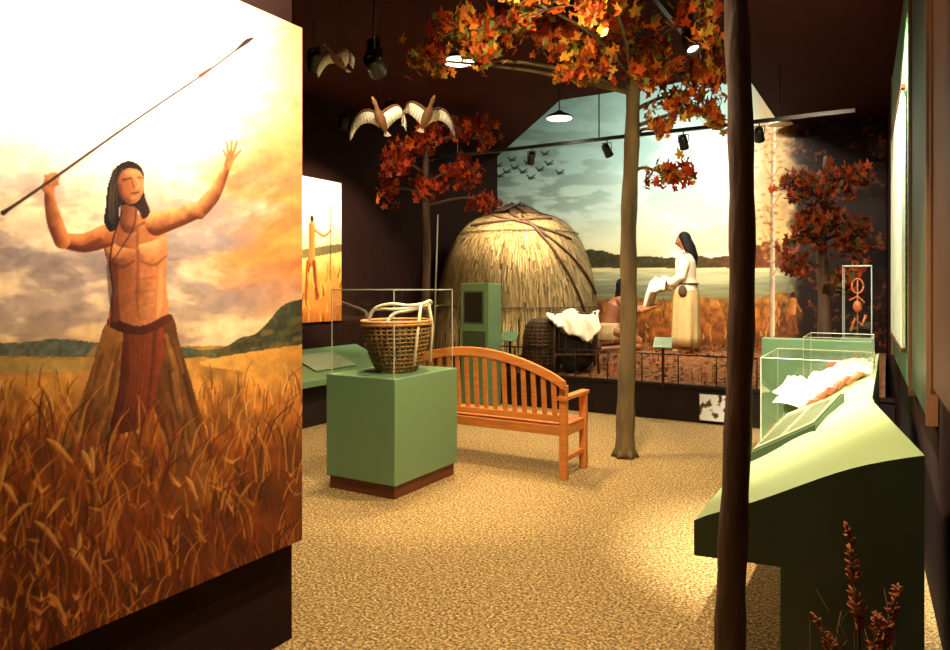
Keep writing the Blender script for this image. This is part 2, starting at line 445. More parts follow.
# throwing arm (viewer's left)
T.limb([(106,236),(84,243),(62,240)], [23,19,15], sk_d, sk_l, (.1,1.1))
T.limb([(62,241),(55,222),(50,200),(50,190)], [16,16,11,9], sk_d, sk_l, (.9,.3))
T.limb([(100,240),(84,248),(70,247)], [5,6,3], (.24,.09,.04), alpha=.45)
T.limb([(47,188),(52,180),(55,177)], [11,12,9], (.5,.25,.12), sk_l)
for k in range(4): T.limb([(46+k*3.2,176+k*.2),(50+k*2.6,184)], [3.6,3.2], (.52,.26,.12), (.84,.54,.30))
# reaching arm (viewer's right)
T.limb([(156,224),(178,217),(200,210)], [23,19,15], sk_d, (.90,.58,.32), (0,1.1))
T.limb([(199,211),(214,194),(224,174),(228,164)], [16,15,10,7], sk_d, (.88,.56,.30), (-.4,.9))
T.limb([(160,231),(180,224),(198,217)], [4,6,3], (.30,.12,.05), alpha=.5)
T.limb([(228,165),(231,156)], [9,10], (.55,.29,.14), sk_l, curve=False)
for (a_, b_) in [((228,158),(223,150)),((229,156),(227,143)),((231,154),(232,141)),((233,155),(237,142)),((234,158),(241,150))]:
    T.limb([a_, b_], [3.6,2.4], (.56,.29,.14), (.84,.54,.30), curve=False)
# neck, hair, head (turned up toward the dart's flight)
T.limb([(129,224),(129,204)], [19,18], (.30,.12,.05), (.62,.35,.18), curve=False)
T.poly([(110,178),(116,167),(127,161),(138,164),(144,174),(143,186),(146,200),(150,212),(143,219),(136,208),(120,206),(119,222),(111,232),(104,222),(106,204),(107,190)],
       (.06,.03,.02), (.18,.10,.06), 0, tex=.4)
for k in range(9): T.limb([(113+k*2.2,168),(110+k*.9,190),(108+k*1.3,222-k)], [1.2,1.4,1], random.choice([(.34,.24,.17),(.04,.02,.02),(.26,.18,.13)]), alpha=.5)
T.poly([(118,183),(121,173),(129,168),(138,170),(143,177),(144,188),(141,197),(135,203),(127,203),(121,195)], (.44,.20,.09), (.80,.49,.27), .5, tex=.1)
T.limb([(120,186),(122,196),(129,202)], [5,6,4], (.30,.12,.05), alpha=.55)
T.limb([(127,173),(136,172)], [4,3], (.86,.56,.33), alpha=.5)
T.limb([(136,177),(140,184),(137,187)], [2.2,3.4,2.8], (.90,.60,.35), (.62,.35,.18), alpha=.8)
T.limb([(131,178),(133,185),(134,188)], [2,2.6,2], (.34,.15,.07), alpha=.5)
T.limb([(123,180),(131,178)], [2.4,1.8], (.16,.07,.03), curve=False, alpha=.6); T.limb([(138,177),(142,178)], [2.,1.4], (.16,.07,.03), curve=False, alpha=.55)
T.limb([(131,193.5),(135,193),(139,192)], [1.3,2.2,1.3], (.26,.09,.05), alpha=.7); T.limb([(132,198),(137,197)], [2.4,1.8], (.80,.48,.26), curve=False, alpha=.5)
T.limb([(123,188),(126,196)], [3,3], (.56,.29,.14), curve=False, alpha=.4)
T.limb([(112,190),(111,205),(113,222)], [4,6,4], (.26,.17,.11), alpha=.5)
# cords, pouch
T.limb([(122,212),(114,236),(110,262),(113,290),(113,312)], [1.6]*5, (.10,.05,.03))
T.limb([(136,210),(134,226),(124,244),(112,262)], [1.3]*4, (.12,.06,.03), alpha=.7)
T.limb([(113,296),(113,320)], [4,9], (.18,.07,.04), (.4,.18,.08), curve=False)
T.limb([(110,312),(109,328)], [2,1], (.55,.2,.1))
# dart and thrower
T.limb([(3,213),(50,181),(130,124),(205,73),(236,50)], [2.6,2.4,2.0,2.0,2.0], (.20,.10,.05))
T.limb([(3,213),(12,207)], [5,2], (.15,.07,.04), curve=False)
T.limb([(200,76),(210,69)], [4,3], (.35,.18,.1), curve=False)
T.limb([(236,50),(246,42),(253,38)], [2,4.5,2], (.16,.09,.06))
# near grass
random.seed(11)
grass(1500, 432, 700, 16, 50, [(.64,.35,.11),(.46,.21,.06),(.34,.13,.035),(.74,.46,.17),(.24,.09,.025),(.52,.21,.06)], 2.6, al=.75)
for i in range(34):
    x = random.uniform(-150, 110)*(1 if i % 3 else 1.9); y = random.uniform(450, 640)
    a_ = random.uniform(-.9, .9)
    L_ = random.uniform(24, 40)
    T.limb([(x,y+50),(x+2,y+20),(x+math.sin(a_)*8,y)], [1.4,1.4,1.6], (.55,.30,.11))
    T.limb([(x+math.sin(a_)*8,y),(x+math.sin(a_)*(8+L_*.6),y-L_*.5),(x+math.sin(a_)*(8+L_),y-L_*.7)], [2,5,1.5], (.66,.38,.14), (.90,.66,.34), alpha=.85)
for i in range(70):    # small leafy sprigs
    x = random.uniform(-20, 300); y = random.uniform(455, 640)
    for k in range(5): T.limb([(x,y),(x+random.uniform(-12,12),y-random.uniform(2,14))], [3,1], random.choice([(.70,.40,.13),(.22,.08,.02),(.86,.56,.24)]), curve=False, alpha=.6)
cv.C *= (.88+.24*fbm(P/11, Q/11, 22, 3))[..., None]
g = grp('hunter_mural')
cv.mesh('painting', M_paint, g)
MB().bb(XM-.045, XM-.004, .35, YM+.013, .44, 2.69).obj('panel_board', M_brown, g)

# ------------------------------------------------------------------ small far mural on left wall
def yw(px):
    k = (px-475)/700; return XL*(CA+k*SA)/(k*CA-SA)
cv = Canvas('a', XL+.03, yw(262), yw(340), 1.12, 2.89, .012)
P, Q = cv.P, cv.Q
cv.C = ramp(Q, [(170, (1,.99,.90)), (220, (1,.97,.80)), (250, (.98,.84,.52)), (275, (.86,.58,.25)), (330, (.65,.33,.10))])
cv.C *= (.85+.3*fbm(P/7, Q/9, 4))[..., None]
T = cv
T.poly([(262,240),(290,250),(340,244),(340,252),(262,262)], (.55,.45,.25), (.4,.35,.2), 0)
T.limb([(312,218),(312,224)], [5,4], (.12,.06,.04)); T.limb([(312,226),(312,245),(311,262)], [9,9,10], (.60,.32,.12), (.85,.55,.25))
T.limb([(308,262),(306,298)], [5,4], (.45,.18,.06), (.7,.36,.14)); T.limb([(314,262),(317,298)], [5,4], (.40,.15,.05), (.65,.32,.12))
T.limb([(315,230),(324,236),(331,230)], [3,3,2], (.6,.32,.15), (.85,.55,.3)); T.limb([(331,205),(330,280)], [1.2,1.2], (.3,.15,.08))
for k in range(60):
    x = random.uniform(262,340); y = random.uniform(270,325); T.limb([(x,y),(x+random.uniform(-3,3),y-9)], [1.6,.8], random.choice([(.8,.45,.15),(.35,.15,.05),(.95,.65,.3)]), curve=False)
g = grp('village_mural'); cv.mesh('painting', M_paint, g)
MB().bb(XL+.002, XL+.026, yw(262), yw(340), 1.12, 2.89).obj('panel_board', M_brown, g)

# ------------------------------------------------------------------ lake backdrop
cv = Canvas('b', YB-.01, XL+.01, xr(YB)-.01, .3, HB, .0125)
P, Q = cv.P, cv.Q
sky = ramp(Q, [(-40, (.34,.45,.42)), (110, (.46,.57,.53)), (165, (.58,.69,.64)), (215, (.78,.84,.76)), (245, (.92,.90,.72)), (266, (.97,.86,.58))])
n1 = fbm(P/45, Q/22, 31, 5); n2 = fbm(P/25, Q/9, 33, 5)
cl = (sst(.38, .62, n1)*sst(100, 180, Q)*sst(590, 690, P))[..., None]
sky = sky*(1-cl*.8)+np.array((.96,.97,.93))*cl*.8
dl = (sst(.42, .6, n2)*sst(660, 550, P)*sst(255, 190, Q))[..., None]
sky = sky*(1-dl*.5)+np.array((.36,.44,.38))*dl*.5
wr = sst(735, 770, P)[..., None]
sky = sky*(1-wr*.8)+ramp(Q, [(60,(.36,.26,.14)),(170,(.78,.60,.34)),(240,(.95,.68,.34)),(275,(.92,.52,.20))])*wr*.8
water = ramp(Q, [(266,(.98,.88,.60)), (271,(.84,.78,.54)), (278,(.64,.65,.48)), (290,(.56,.56,.40)), (305,(.46,.40,.24))])
water = water*(.75+.5*fbm(P/30, Q/2.2, 35, 3))[..., None]
gl = (np.exp(-((P-690)/55)**2)*(Q < 284))[..., None]
water = water*(1-gl*.6)+np.array((1,.93,.70))*gl*.6
land = ramp(Q, [(295,(.60,.40,.15)), (315,(.62,.36,.12)), (345,(.44,.23,.07)), (400,(.30,.15,.05))])
land = land*(.5+1.0*fbm(P/6, Q/5, 36, 4))[..., None]
sh = 299+9*(fbm(P/30, P*0, 38)-.5)-6*sst(720, 800, P)
cv.C = np.where((Q < 267)[..., None], sky, np.where((Q < sh)[..., None], water, land))
tr = 260 - 6*fbm(P/9, P*0+3, 40, 4) - 8*sst(640, 585, P) - 26*sst(715, 780, P)*fbm(P/7, P*0+8, 41, 4)
mk = ((Q > tr) & (Q < 268))[..., None]*1.0
cv.C = cv.C*(1-mk)+(ramp(P, [(590,(.24,.23,.12)),(680,(.32,.27,.14)),(760,(.46,.24,.09))])*(.7+.6*fbm(P/3, Q/3, 43, 3))[..., None])*mk
T = cv
random.seed(5)
for i in range(200):   # shoreline reeds
    x = random.uniform(560, 800); y = random.uniform(303, 345)
    T.limb([(x,y),(x+random.uniform(-3,3),y-random.uniform(4,10))], [1.4,.8], random.choice([(.75,.48,.17),(.8,.6,.28),(.4,.2,.08),(.6,.27,.09)]), curve=False)
# geese
for (x, y) in [(500,176),(507,172),(515,168),(523,172),(531,178),(540,170),(549,164),(528,163),(560,173),(512,160),(545,154),(498,166)]:
    T.limb([(x-4,y-3),(x-1,y),(x+4,y-3)], [1,1.8,1], (.15,.15,.13)); T.limb([(x-2,y+1),(x+4,y)], [1.6,1], (.18,.17,.14), curve=False)
# autumn woods closing off the right of the backdrop
wd = sst(778, 806, P + 26*(fbm(P/9, Q/9, 61, 4)-.5))[..., None]
lt = fbm(P/3.2, Q/3.2, 62, 4)[..., None]; lt2 = fbm(P/16, Q/16, 63, 3)[..., None]
dkc = np.array((.13,.07,.04))*(1-sst(.5,.75,lt)*sst(.42,.6,lt2))+np.array((.50,.24,.07))*sst(.5,.75,lt)*sst(.42,.6,lt2)
cv.C = cv.C*(1-wd)+dkc*wd
# one pale birch with fine, up-swept twigs and a little foliage round it
T.limb([(775,60),(773,180),(772,335)], [3,4,5], (.52,.42,.30), (.88,.80,.66), (1,0))
for k in range(14):
    y = 130+k*11+random.uniform(-4,4); s_ = random.choice([-1,1]); l_ = random.uniform(5,11)
    T.limb([(773,y),(773+s_*l_*.6,y-l_),(773+s_*l_,y-l_*1.9)], [1,.8,.5], (.48,.34,.20), alpha=.8)
for k in range(160):
    x = random.gauss(774,9); y = random.uniform(120,262)
    T.limb([(x-1,y),(x+1,y)], [2,2], random.choice([(.80,.50,.18),(.60,.30,.10),(.90,.66,.30)]), curve=False, alpha=.6)
# small painted person on the shore
T.limb([(793,294),(793,300)], [4,4], (.2,.1,.05), curve=False); T.limb([(793,301),(792,316)], [7,6], (.55,.28,.12), (.9,.6,.3), curve=False)
T.limb([(791,316),(789,333)], [3,2.5], (.5,.25,.1), curve=False); T.limb([(794,316),(797,333)], [3,2.5], (.5,.25,.1), curve=False)
T.limb([(796,303),(801,311)], [2,2], (.7,.4,.2), curve=False)
g = grp('lake_backdrop'); cv.mesh('painting', M_paint, g)

# ------------------------------------------------------------------ diorama deck
random.seed(9)
def gz(d): return .41 + .25*float(sst(0.05, 1.25, d))
gdeck = g = grp('diorama_platform')
MB().bb(XL+.005, xr(YP)-.01, YP, YP+.06, 0, .41).bb(XL+.005, xr(YP)-.01, YP-.02, YP+.08, .39, .425).obj('plinth_front', M_dark2, g)
o = MB(); nx, ny = 110, 44; vs = []; fs = []
for j in range(ny+1):
    y = YP+.06+(YB-.03-YP-.06)*j/ny
    for i in range(nx+1):
        x = XL+.01+(xr(YB)-.02-XL)*i/nx
        vs.append((x, y, gz(y-YP)+(float(fbm(x*2.2, y*2.2, 3))-.5)*.05+(float(vnoise(x*9, y*9, 8))-.5)*.012))
for j in range(ny):
    for i in range(nx): a_ = j*(nx+1)+i; fs.append((a_, a_+1, a_+nx+2, a_+nx+1))
o.add(vs, fs).obj('ground_cover', M_ground, g, True)

def blades(name, spots, n, h0, h1, pal, spread, parent=None, lean=.35, wd=.006, lim=False):
    o = MB()
    for (x, y, z) in spots:
        for i in range(n):
            bx = x+random.gauss(0, spread); by = y+random.gauss(0, spread); h = random.uniform(h0, h1)
            if lim: by = min(by, YB-.12); bx = min(bx, -.25)
            th = random.uniform(0, 6.28); l = random.uniform(.05, lean)*h; w = wd*random.uniform(.7, 1.4)
            dx, dy = math.cos(th), math.sin(th); px, py = -dy*w, dx*w
            v = []
            for k, (f, q) in enumerate([(0, 0), (.5, .25), (.85, .7), (1, 1.1)]):
                ww = 1-.85*f
                v += [(bx+dx*l*q+px*ww, by+dy*l*q+py*ww, z+h*f), (bx+dx*l*q-px*ww, by+dy*l*q-py*ww, z+h*f)]
            o.add(v, [(0,1,3,2),(2,3,5,4),(4,5,7,6)], random.choice(pal))
    return o.obj(name, M_straw, parent)
pal_g = [(.58,.34,.11),(.70,.47,.18),(.42,.20,.06),(.50,.20,.06),(.38,.30,.10),(.74,.40,.12)]
spots = []
for i in range(46):
    x = random.uniform(-3.6, -.4); y = random.uniform(YP+.3, YB-.3)
    if abs(x+2.42) < .35 and abs(y-9.6) < .5: continue
    if y > 10.1 or random.random() < .4: spots.append((x, y, gz(y-YP)-.02))
blades('dry_grass_tufts', spots, 20, .05, .22, pal_g, .09, gdeck, lim=True)
o = MB()
for i in range(1500):
    x = random.uniform(-3.9, -.4) if i % 4 else random.uniform(-5.9, -3.4); y = random.uniform(YP+.1, YB-.1); z = gz(y-YP)+.03
    s_ = random.uniform(.015, .04); R = Matrix.Rotation(random.uniform(0, 6), 3, 'Z') @ rotx(random.uniform(-.7, .7))
    o.add([Vector((x,y,z))+R@Vector(p)*s_ for p in [(-1,0,0),(0,-.7,.15),(1,0,0),(0,.7,.15)]], [(0,1,2,3)], random.choice(pal_g+[(.6,.17,.05),(.3,.12,.04),(.25,.1,.03)]))
o.obj('fallen_leaves', M_leaf, gdeck)

# rail
o = MB()
for x in np.arange(-4.7, -1.2, .43): o.tube([(x, YP+.04, .42), (x, YP+.04, .76)], .008, 8)
o.tube([(-4.75, YP+.04, .76), (-1.25, YP+.04, .76)], .009, 8)
o.obj('barrier_rail', M_black, None, True)
for (x, z) in [(-2.28, .84), (-4.3, .84)]:
    g = grp('interpretive_plaque', (x, YP-.02, z))
    MB().box((0, 0, .06), (.22, .012, .15), rotx(-.7)).obj('plate', M_green, g)
    MB().box((0, 0, -.2), (.03, .02, .52)).obj('bracket', M_black, g)
cvs = Canvas('b', YP-.035, -1.86, -1.52, .04, .34, .008); cvs.C[:] = (.97,.94,.82)
P, Q = cvs.P, cvs.Q; cvs.C *= (.25+1.1*sst(.30,.55,fbm(P/5, Q/5, 50)))[..., None]
g = grp('plinth_sign'); cvs.mesh('print', M_print, g)
MB().bb(-1.87, -1.51, YP-.033, YP-.022, .03, .35).obj('sign_board', M_black, g)

# ------------------------------------------------------------------ thatched hut
hx, hy, R0, HH = -4.856, 9.44, 1.19, 1.98
g = grp('thatched_wigwam', (hx, hy, .64))
def hs(th, ph, off=0):
    r = R0*max(math.cos(ph), 0)**.54; z = HH*max(math.sin(ph), 0)**.86
    n = Vector((math.cos(th)*math.cos(ph), math.sin(th)*math.cos(ph), math.sin(ph)))
    return Vector((r*math.cos(th), r*math.sin(th), z))+n*off
o = MB(); vs = []; fs = []
for j in range(17):
    for i in range(48): vs.append(hs(2*math.pi*i/48, math.pi/2*j/16*.999, -.012))
for j in range(16):
    for i in range(48): fs.append((j*48+i, j*48+(i+1)%48, (j+1)*48+(i+1)%48, (j+1)*48+i))
o.add(vs, fs).obj('frame_shell', M_thsh, g, True)
o = MB(); random.seed(2); LY = 16
ps = [(.62,.51,.32),(.54,.44,.27),(.67,.57,.38),(.49,.40,.24),(.71,.61,.42),(.58,.49,.32)]
pb = [(.88,.78,.54),(.80,.68,.44),(.92,.83,.60)]
for k in range(LY):
    f0 = k/LY*1.5; f1 = (k+1.9)/LY*1.5
    for i in range(560):
        th = random.uniform(0, 2*math.pi); dt = random.uniform(-.04, .04); a0 = max(f0-random.uniform(0, .09), 0); a1 = min(f1, 1.54)
        w = random.uniform(.004, .010)
        col = random.choice(pb if k < 2 else ps); v = []
        for q in range(3):
            f = q/2; ph = a0+(a1-a0)*f; p = hs(th+dt*(1-f), ph, .028*(1-f)+.006+random.uniform(0, .012))
            tg = Vector((-math.sin(th), math.cos(th), 0))*w
            v += [p-tg, p+tg]
        o.add(v, [(0,1,3,2),(2,3,5,4)], col)
o.obj('reed_thatch', M_straw, g)
o = MB()
def arc(t0, p0, t1, p1, r=.016, n=14):
    o.tube([hs(t0+(t1-t0)*i/n, p0+(p1-p0)*i/n, .055) for i in range(n+1)], r, 6)
fc = math.atan2(-hy, -hx)
for ph in (.26, .95): arc(0, ph, 2*math.pi, ph, .008, 40)
for (a_, b_, c_, d_) in [(-.15,1.28,1.25,.35),(.1,1.22,.95,.15),(-.55,1.25,.9,.85),(-.9,1.05,.75,1.18),(2.2,.1,3,1.3),(-2.6,.1,-2,1.3)]:
    arc(fc+a_, b_, fc+c_, d_, .018)
o.obj('binding_saplings', M_barkd, g, True)
o = MB()
for i in range(11):
    a_ = i*.57; o.box((.28*math.cos(a_), .28*math.sin(a_), HH+.03+.04*(i % 3)), (.34, .18, .02), rotz(a_) @ roty(.35+.1*(i % 2)))
for i in range(5): o.tube([(.35*math.cos(i*1.3), .35*math.sin(i*1.3), HH), (-.12*math.cos(i*1.3), -.12*math.sin(i*1.3), HH+.20)], .014, 6)
o.obj('smoke_hole_bark', M_barkd, g)

# woven storage basket and hide rack in front of the hut
p = C(.90, 9.32)
g = grp('woven_pack_basket', (p.x, p.y, .43))
prof = [(0,.19),(.1,.22),(.3,.245),(.5,.24),(.62,.20),(.70,.13)]
o = MB(); o.loft([(0,0,z,r,r) for z, r in prof], 24).obj('shell', M_basketd, g, True)
o = MB()
for i in range(22):
    a_ = 2*math.pi*i/22; o.tube([((r+.006)*math.cos(a_),(r+.006)*math.sin(a_),z) for z, r in prof], .010, 5)
for k in range(14):
    z = .03+k*.048; r = float(np.interp(z, [q[0] for q in prof], [q[1] for q in prof]))+.012
    o.tube([(r*math.cos(t*.3142), r*math.sin(t*.3142), z) for t in range(21)], .009, 5)
o.obj('weave', M_barkd, g, True)
p = C(1.30, 9.12)
g = grp('hide_drying_rack', (p.x, p.y, .43), A)
o = MB()
for sx in (-.26, .26):
    for sy in (-.16, .16): o.tube([(sx*1.1, sy, -.01), (sx, sy*.2, .80)], .017, 7)
o.tube([(-.34, 0, .78), (.34, 0, .78)], .016, 7); o.tube([(-.3, -.13, .25), (.3, -.13, .25)], .013, 7)
for k in range(6): o.tube([(-.22+k*.088, -.13, .24), (-.2+k*.08, -.02, .74)], .010, 5)
o.obj('pole_frame', M_barkd, g, True)
# dark furs stacked on the lower bars under the white hide
def fur(u, p):
    k = 1+.22*(float(fbm(u.x*2.5+5, u.z*2.5+u.y*2, 77))-.5)*2
    return p*k
MB().ell((.0, .0, .28), (.24, .13, .27), None, 28, 20, fur).obj('dark_fur_bundle', mat('dark_fur', (.10,.06,.04), .95, var=.4, scale=30, bump=1., bscale=70), g, True)
o = MB(); vs = []; fs = []; NU, NV = 30, 24
for j in range(NV+1):
    s_ = j/NV*2-1
    for i in range(NU+1):
        u = i/NU*2-1
        hang = (.30+.34*(float(fbm(u*1.6+4, (s_ > 0)*5.0, 71))-.5)+.05*math.sin(u*3+1))*abs(s_)
        wv = .022*math.sin(u*7+s_*2)*abs(s_)+.015*math.sin(u*15+1)*abs(s_)
        wx = .33+.04*float(vnoise(s_*2+7, 2.0, 72))-.07*abs(s_)**2
        vs.append((u*wx-.02+.02*math.sin(s_*6), math.copysign(.02+.17*abs(s_)**.8, s_)*min(1, abs(s_)*6)+wv, .81-hang+.03*math.sin(u*5+2)*(1-abs(s_))+.02*(float(fbm(u*4, s_*4, 74))-.5)*3))
for j in range(NV):
    for i in range(NU): fs.append((j*(NU+1)+i, j*(NU+1)+i+1, (j+1)*(NU+1)+i+1, (j+1)*(NU+1)+i))
ob = o.add(vs, fs).obj('white_deer_hide', M_white, g, True)
sm = ob.modifiers.new('t', 'SOLIDIFY'); sm.thickness = .022

# leaning pole beside hut
o = MB().tube([C(-.60, 10.2, .55), C(-.54, 10.15, 2.6)], [.016, .011], 7).obj('leaning_pole', M_pale, None, True)

# kiosk
p = C(-.0, 9.05)
g = grp('audio_kiosk', (p.x, YP-.24, 0))
MB().bb(-.21, .21, -.17, .17, 0, 1.60).obj('cabinet', M_green, g, False, .01)
MB().bb(-.14, .12, -.185, -.165, 1.10, 1.48).obj('screen', M_black, g, False, .006)
MB().bb(-.16, .14, -.180, -.168, 1.08, 1.50).obj('bezel', M_greend, g)
MB().bb(-.17, .17, -.178, -.168, .70, .98).obj('label', M_greend, g)

# ------------------------------------------------------------------ people
def face(parent, c, R, s=1.0, hair_long=.55, hair_w=.085, skin=M_skin):
    c = Vector(c)
    def fn(u, p):
        x, y, z = p
        if u.z < 0: x *= 1-.34*(-u.z)**1.3; y *= 1-.10*(-u.z)
        if u.y > 0:
            y += .026*s*math.exp(-(u.x/.13)**2-((u.z+.13)/.16)**2)
            y += .010*s*math.exp(-(u.x/.12)**2-((u.z-.08)/.2)**2)
            y -= .011*s*(math.exp(-((u.x-.36)/.16)**2-((u.z-.04)/.11)**2)+math.exp(-((u.x+.36)/.16)**2-((u.z-.04)/.11)**2))
            y += .008*s*math.exp(-(u.x/.24)**2-((u.z+.50)/.1)**2)+.011*s*math.exp(-(u.x/.25)**2-((u.z+.85)/.14)**2)
        return Vector((x, y, z))
    o = MB(); o.ell(c, (.074*s, .094*s, .113*s), R, 40, 28, fn)
    for sx in (-1, 1): o.ell(c+R@Vector((sx*.073*s, -.008*s, -.008*s)), (.010*s, .018*s, .030*s), R, 10, 8)
    o.obj('head', skin, parent, True)
    e = MB(); ir = MB(); br = MB()
    for sx in (-1, 1):
        e.ell(c+R@Vector((sx*.029*s, .078*s, .005*s)), (.014*s, .010*s, .007*s), R, 12, 8)
        ir.ell(c+R@Vector((sx*.029*s, .0855*s, .005*s)), (.006*s, .004*s, .006*s), R, 10, 6)
        br.tube([c+R@Vector((sx*k*s, (.092-.12*(k-.012))*s, (.026+.003*(k > .02))*s)) for k in (.014, .028, .042)], .0035*s, 6)
    e.obj('eyes', M_eye, parent, True); ir.obj('irises', M_iris, parent, True); br.obj('eyebrows', M_hair, parent, True)
    MB().tube([c+R@Vector((x*s, (.090-abs(x)*.25)*s, -.056*s)) for x in (-.024, -.010, 0, .010, .024)], [.003*s,.006*s,.006*s,.006*s,.003*s], 8).obj('lips', M_lip, parent, True)
    h = MB(); h.ell(c+R@Vector((0, -.020*s, .020*s)), (.085*s, .094*s, .113*s), R, 24, 16)
    if hair_long:
        n = 11
        for i in range(n):
            u = (i/(n-1)-.5)*2; th = u*1.45
            st = c+R@Vector((math.sin(th)*.072*s, -math.cos(th)*.080*s, .05*s))
            mid = c+R@Vector((math.sin(th)*(.088)*s, -math.cos(th)*.10*s-.01, -.10*s))
            en = mid+Vector((0, 0, -hair_long+.03*abs(u)*hair_long))+R@Vector((0, -.035, 0))
            h.tube([st, mid, (mid+en)/2+R@Vector((0, -.025, 0)), en], [.022*s, .034*s, .032*s, .012*s], 8)
    h.obj('hair', M_hair, parent, True, remesh=.008)

def hand(mb, w, d, n, curl=.5, side=1, L=.17):
    w = Vector(w); d = Vector(d).normalized(); n = Vector(n); n = (n-d*n.dot(d)).normalized(); s_ = d.cross(n)*side
    for off, ln in ((.030, .066), (.010, .076), (-.010, .071), (-.029, .056)):
        p = w+d*.075+s_*off; pts = [p-d*.02, p]; a_ = 0
        for k, q in enumerate((.45, .32, .25)):
            a_ += curl; pts.append(pts[-1]+(d*math.cos(a_)+n*math.sin(a_))*ln*q)
        mb.tube(pts, [.0095, .0092, .0085, .0078, .006], 8)
    p = w+d*.025+s_*.028
    mb.tube([p-s_*.015, p+d*.02+s_*.02, p+d*.045+s_*.028+n*.012, p+d*.065+s_*.026+n*.025], [.013, .012, .010, .007], 8)

def palm(mb, w, d, n):
    w = Vector(w); d = Vector(d).normalized(); n = Vector(n); n = (n-d*n.dot(d)).normalized(); s_ = d.cross(n)
    R = Matrix((s_, d, n)).transposed()
    mb.ell(w+d*.045, (.042, .055, .017), R, 14, 10)

# standing woman, facing the kneeling man, offering a folded hide
p = C(2.89, 9.6)
g = grp('standing_woman', (p.x, p.y, gz(p.y-YP)-.005), math.radians(98))
o = MB()
o.tube([(0,0,.88),(0,-.01,1.08),(0,0,1.25),(0,0,1.36),(0,.012,1.44)], [.13,.115,.13,.075,.05], 14)
o.tube([(-.15,0,1.31),(0,0,1.34),(.15,0,1.31)], [.05,.07,.05], 12)
hd = {}
for sx in (-1, 1):
    el = Vector((sx*.20, .03, 1.04)); wr_ = Vector((sx*.10, .27, .95)); d = Vector((-sx*.25, .9, .0)); n = Vector((sx*.1, 0, 1))
    o.tube([(sx*.155,0,1.31), (sx*.185,.0,1.19), el], [.050,.043,.036], 12)
    o.tube([el, (el+wr_)/2, wr_, wr_+d.normalized()*.03], [.036,.033,.022,.022], 12)
    palm(o, wr_, d, n); hd[sx] = (wr_, d, n)
    o.tube([(sx*.08,0,.88),(sx*.085,.01,.48),(sx*.085,0,.10),(sx*.085,.0,.05)], [.085,.055,.036,.035], 12)
    o.tube([(sx*.085,-.04,.035),(sx*.09,.06,.035),(sx*.095,.15,.022)], [.036,.035,.022], 10)
o.obj('body', M_skin, g, True, remesh=.009)
o = MB()
for sx in (-1, 1): hand(o, hd[sx][0], hd[sx][1], hd[sx][2], .22, -sx)
o.obj('fingers', M_skin, g, True)
face(g, (0, .03, 1.525), rotx(-.2), .98, .30)
o = MB(); o.loft([(0,0,.84,.205,.165),(0,0,.93,.185,.15),(0,0,1.02,.160,.135),(0,0,1.14,.172,.14),(0,0,1.25,.19,.14),(0,0,1.32,.17,.12),(0,0,1.37,.10,.085),(0,.005,1.40,.065,.062)], 30, .0)
for sx in (-1, 1):
    o.tube([(sx*.13,0,1.32),(sx*.19,.0,1.19),(sx*.205,.03,1.03),(sx*.16,.14,.97),(sx*.135,.20,.95)], [.06,.068,.062,.062,.075], 14)
o.obj('white_blouse', M_white, g, True, remesh=.012)
o = MB(); o.loft([(0,0,.96,.16,.14),(0,0,.88,.19,.165),(0,0,.70,.200,.18),(0,0,.45,.205,.185),(0,0,.22,.21,.19),(0,0,.09,.22,.20)], 48, .07, 9)
o.obj('buckskin_skirt', M_tan, g, True)
o = MB(); o.tube([(.19*math.cos(t*.35), .165*math.sin(t*.35), .94) for t in range(19)], .013, 6)
o.ell((.2,.02,.84), (.03,.06,.08), None, 10, 8); o.ell((-.2,.02,.84), (.03,.06,.08), None, 10, 8); o.obj('woven_belt_pouch', M_barkd, g, True)
o = MB()
for sx in (-1, 1): o.tube([(sx*.085,-.055,.035),(sx*.09,.06,.04),(sx*.095,.16,.026)], [.042,.043,.026], 12)
o.obj('moccasins', M_tan, g, True)
# limp folded hide lying over both forearms and hanging off the hands
o = MB(); vs = []; fs = []
for j in range(13):
    t = j/12; y = .24+.26*t; zt_ = .985-.02*t-(.20*max(t-.7, 0)/.3)
    for i in range(17):
        u = i/8-1; dr = max(abs(u)-.62, 0)*.42
        vs.append((u*.20, y+.02*math.sin(u*5), zt_-dr+.018*math.sin(u*6+t*5)+.014*math.sin(t*11)))
for j in range(12):
    for i in range(16): a_ = j*17+i; fs.append((a_, a_+1, a_+18, a_+17))
ob = o.add(vs, fs).obj('folded_hide', M_white, g, True); sm = ob.modifiers.new('t', 'SOLIDIFY'); sm.thickness = .035; sm.offset = 1

# kneeling man, facing right
p = C(1.93, 9.75)
g = grp('kneeling_man', (p.x, p.y, gz(p.y-YP)-.005), math.radians(-52))
o = MB()
o.tube([(0,-.06,.30),(0,-.02,.46),(0,.05,.62),(0,.09,.72),(0,.12,.80)], [.135,.125,.15,.08,.055], 14)
o.tube([(-.19,.07,.70),(0,.07,.70),(.19,.07,.70)], [.058,.08,.058], 12)
hd = {}
for sx in (-1, 1):
    o.tube([(sx*.09,-.05,.28),(sx*.12,.16,.24),(sx*.13,.34,.13 if sx > 0 else .08)], [.095,.085,.058], 12)
    o.tube([(sx*.13,.34,.09),(sx*.13,.12,.06),(sx*.12,-.12,.055)], [.058,.058,.034], 12)
    o.tube([(sx*.12,-.12,.055),(sx*.12,-.22,.04)], [.034,.03], 10)
    el = Vector((sx*.24, .28, .56)); wr_ = Vector((sx*.12, .54, .62)); d = Vector((-sx*.2, .95, .1)); n = Vector((0,0,1))
    o.tube([(sx*.19,.07,.70),(sx*.225,.16,.63),el], [.058,.050,.040], 12)
    o.tube([el,(el+wr_)/2,wr_,wr_+d*.03], [.040,.036,.024,.024], 12)
    palm(o, wr_, d, n); hd[sx] = (wr_, d, n)
o.obj('body', M_skin, g, True, remesh=.009)
o = MB()
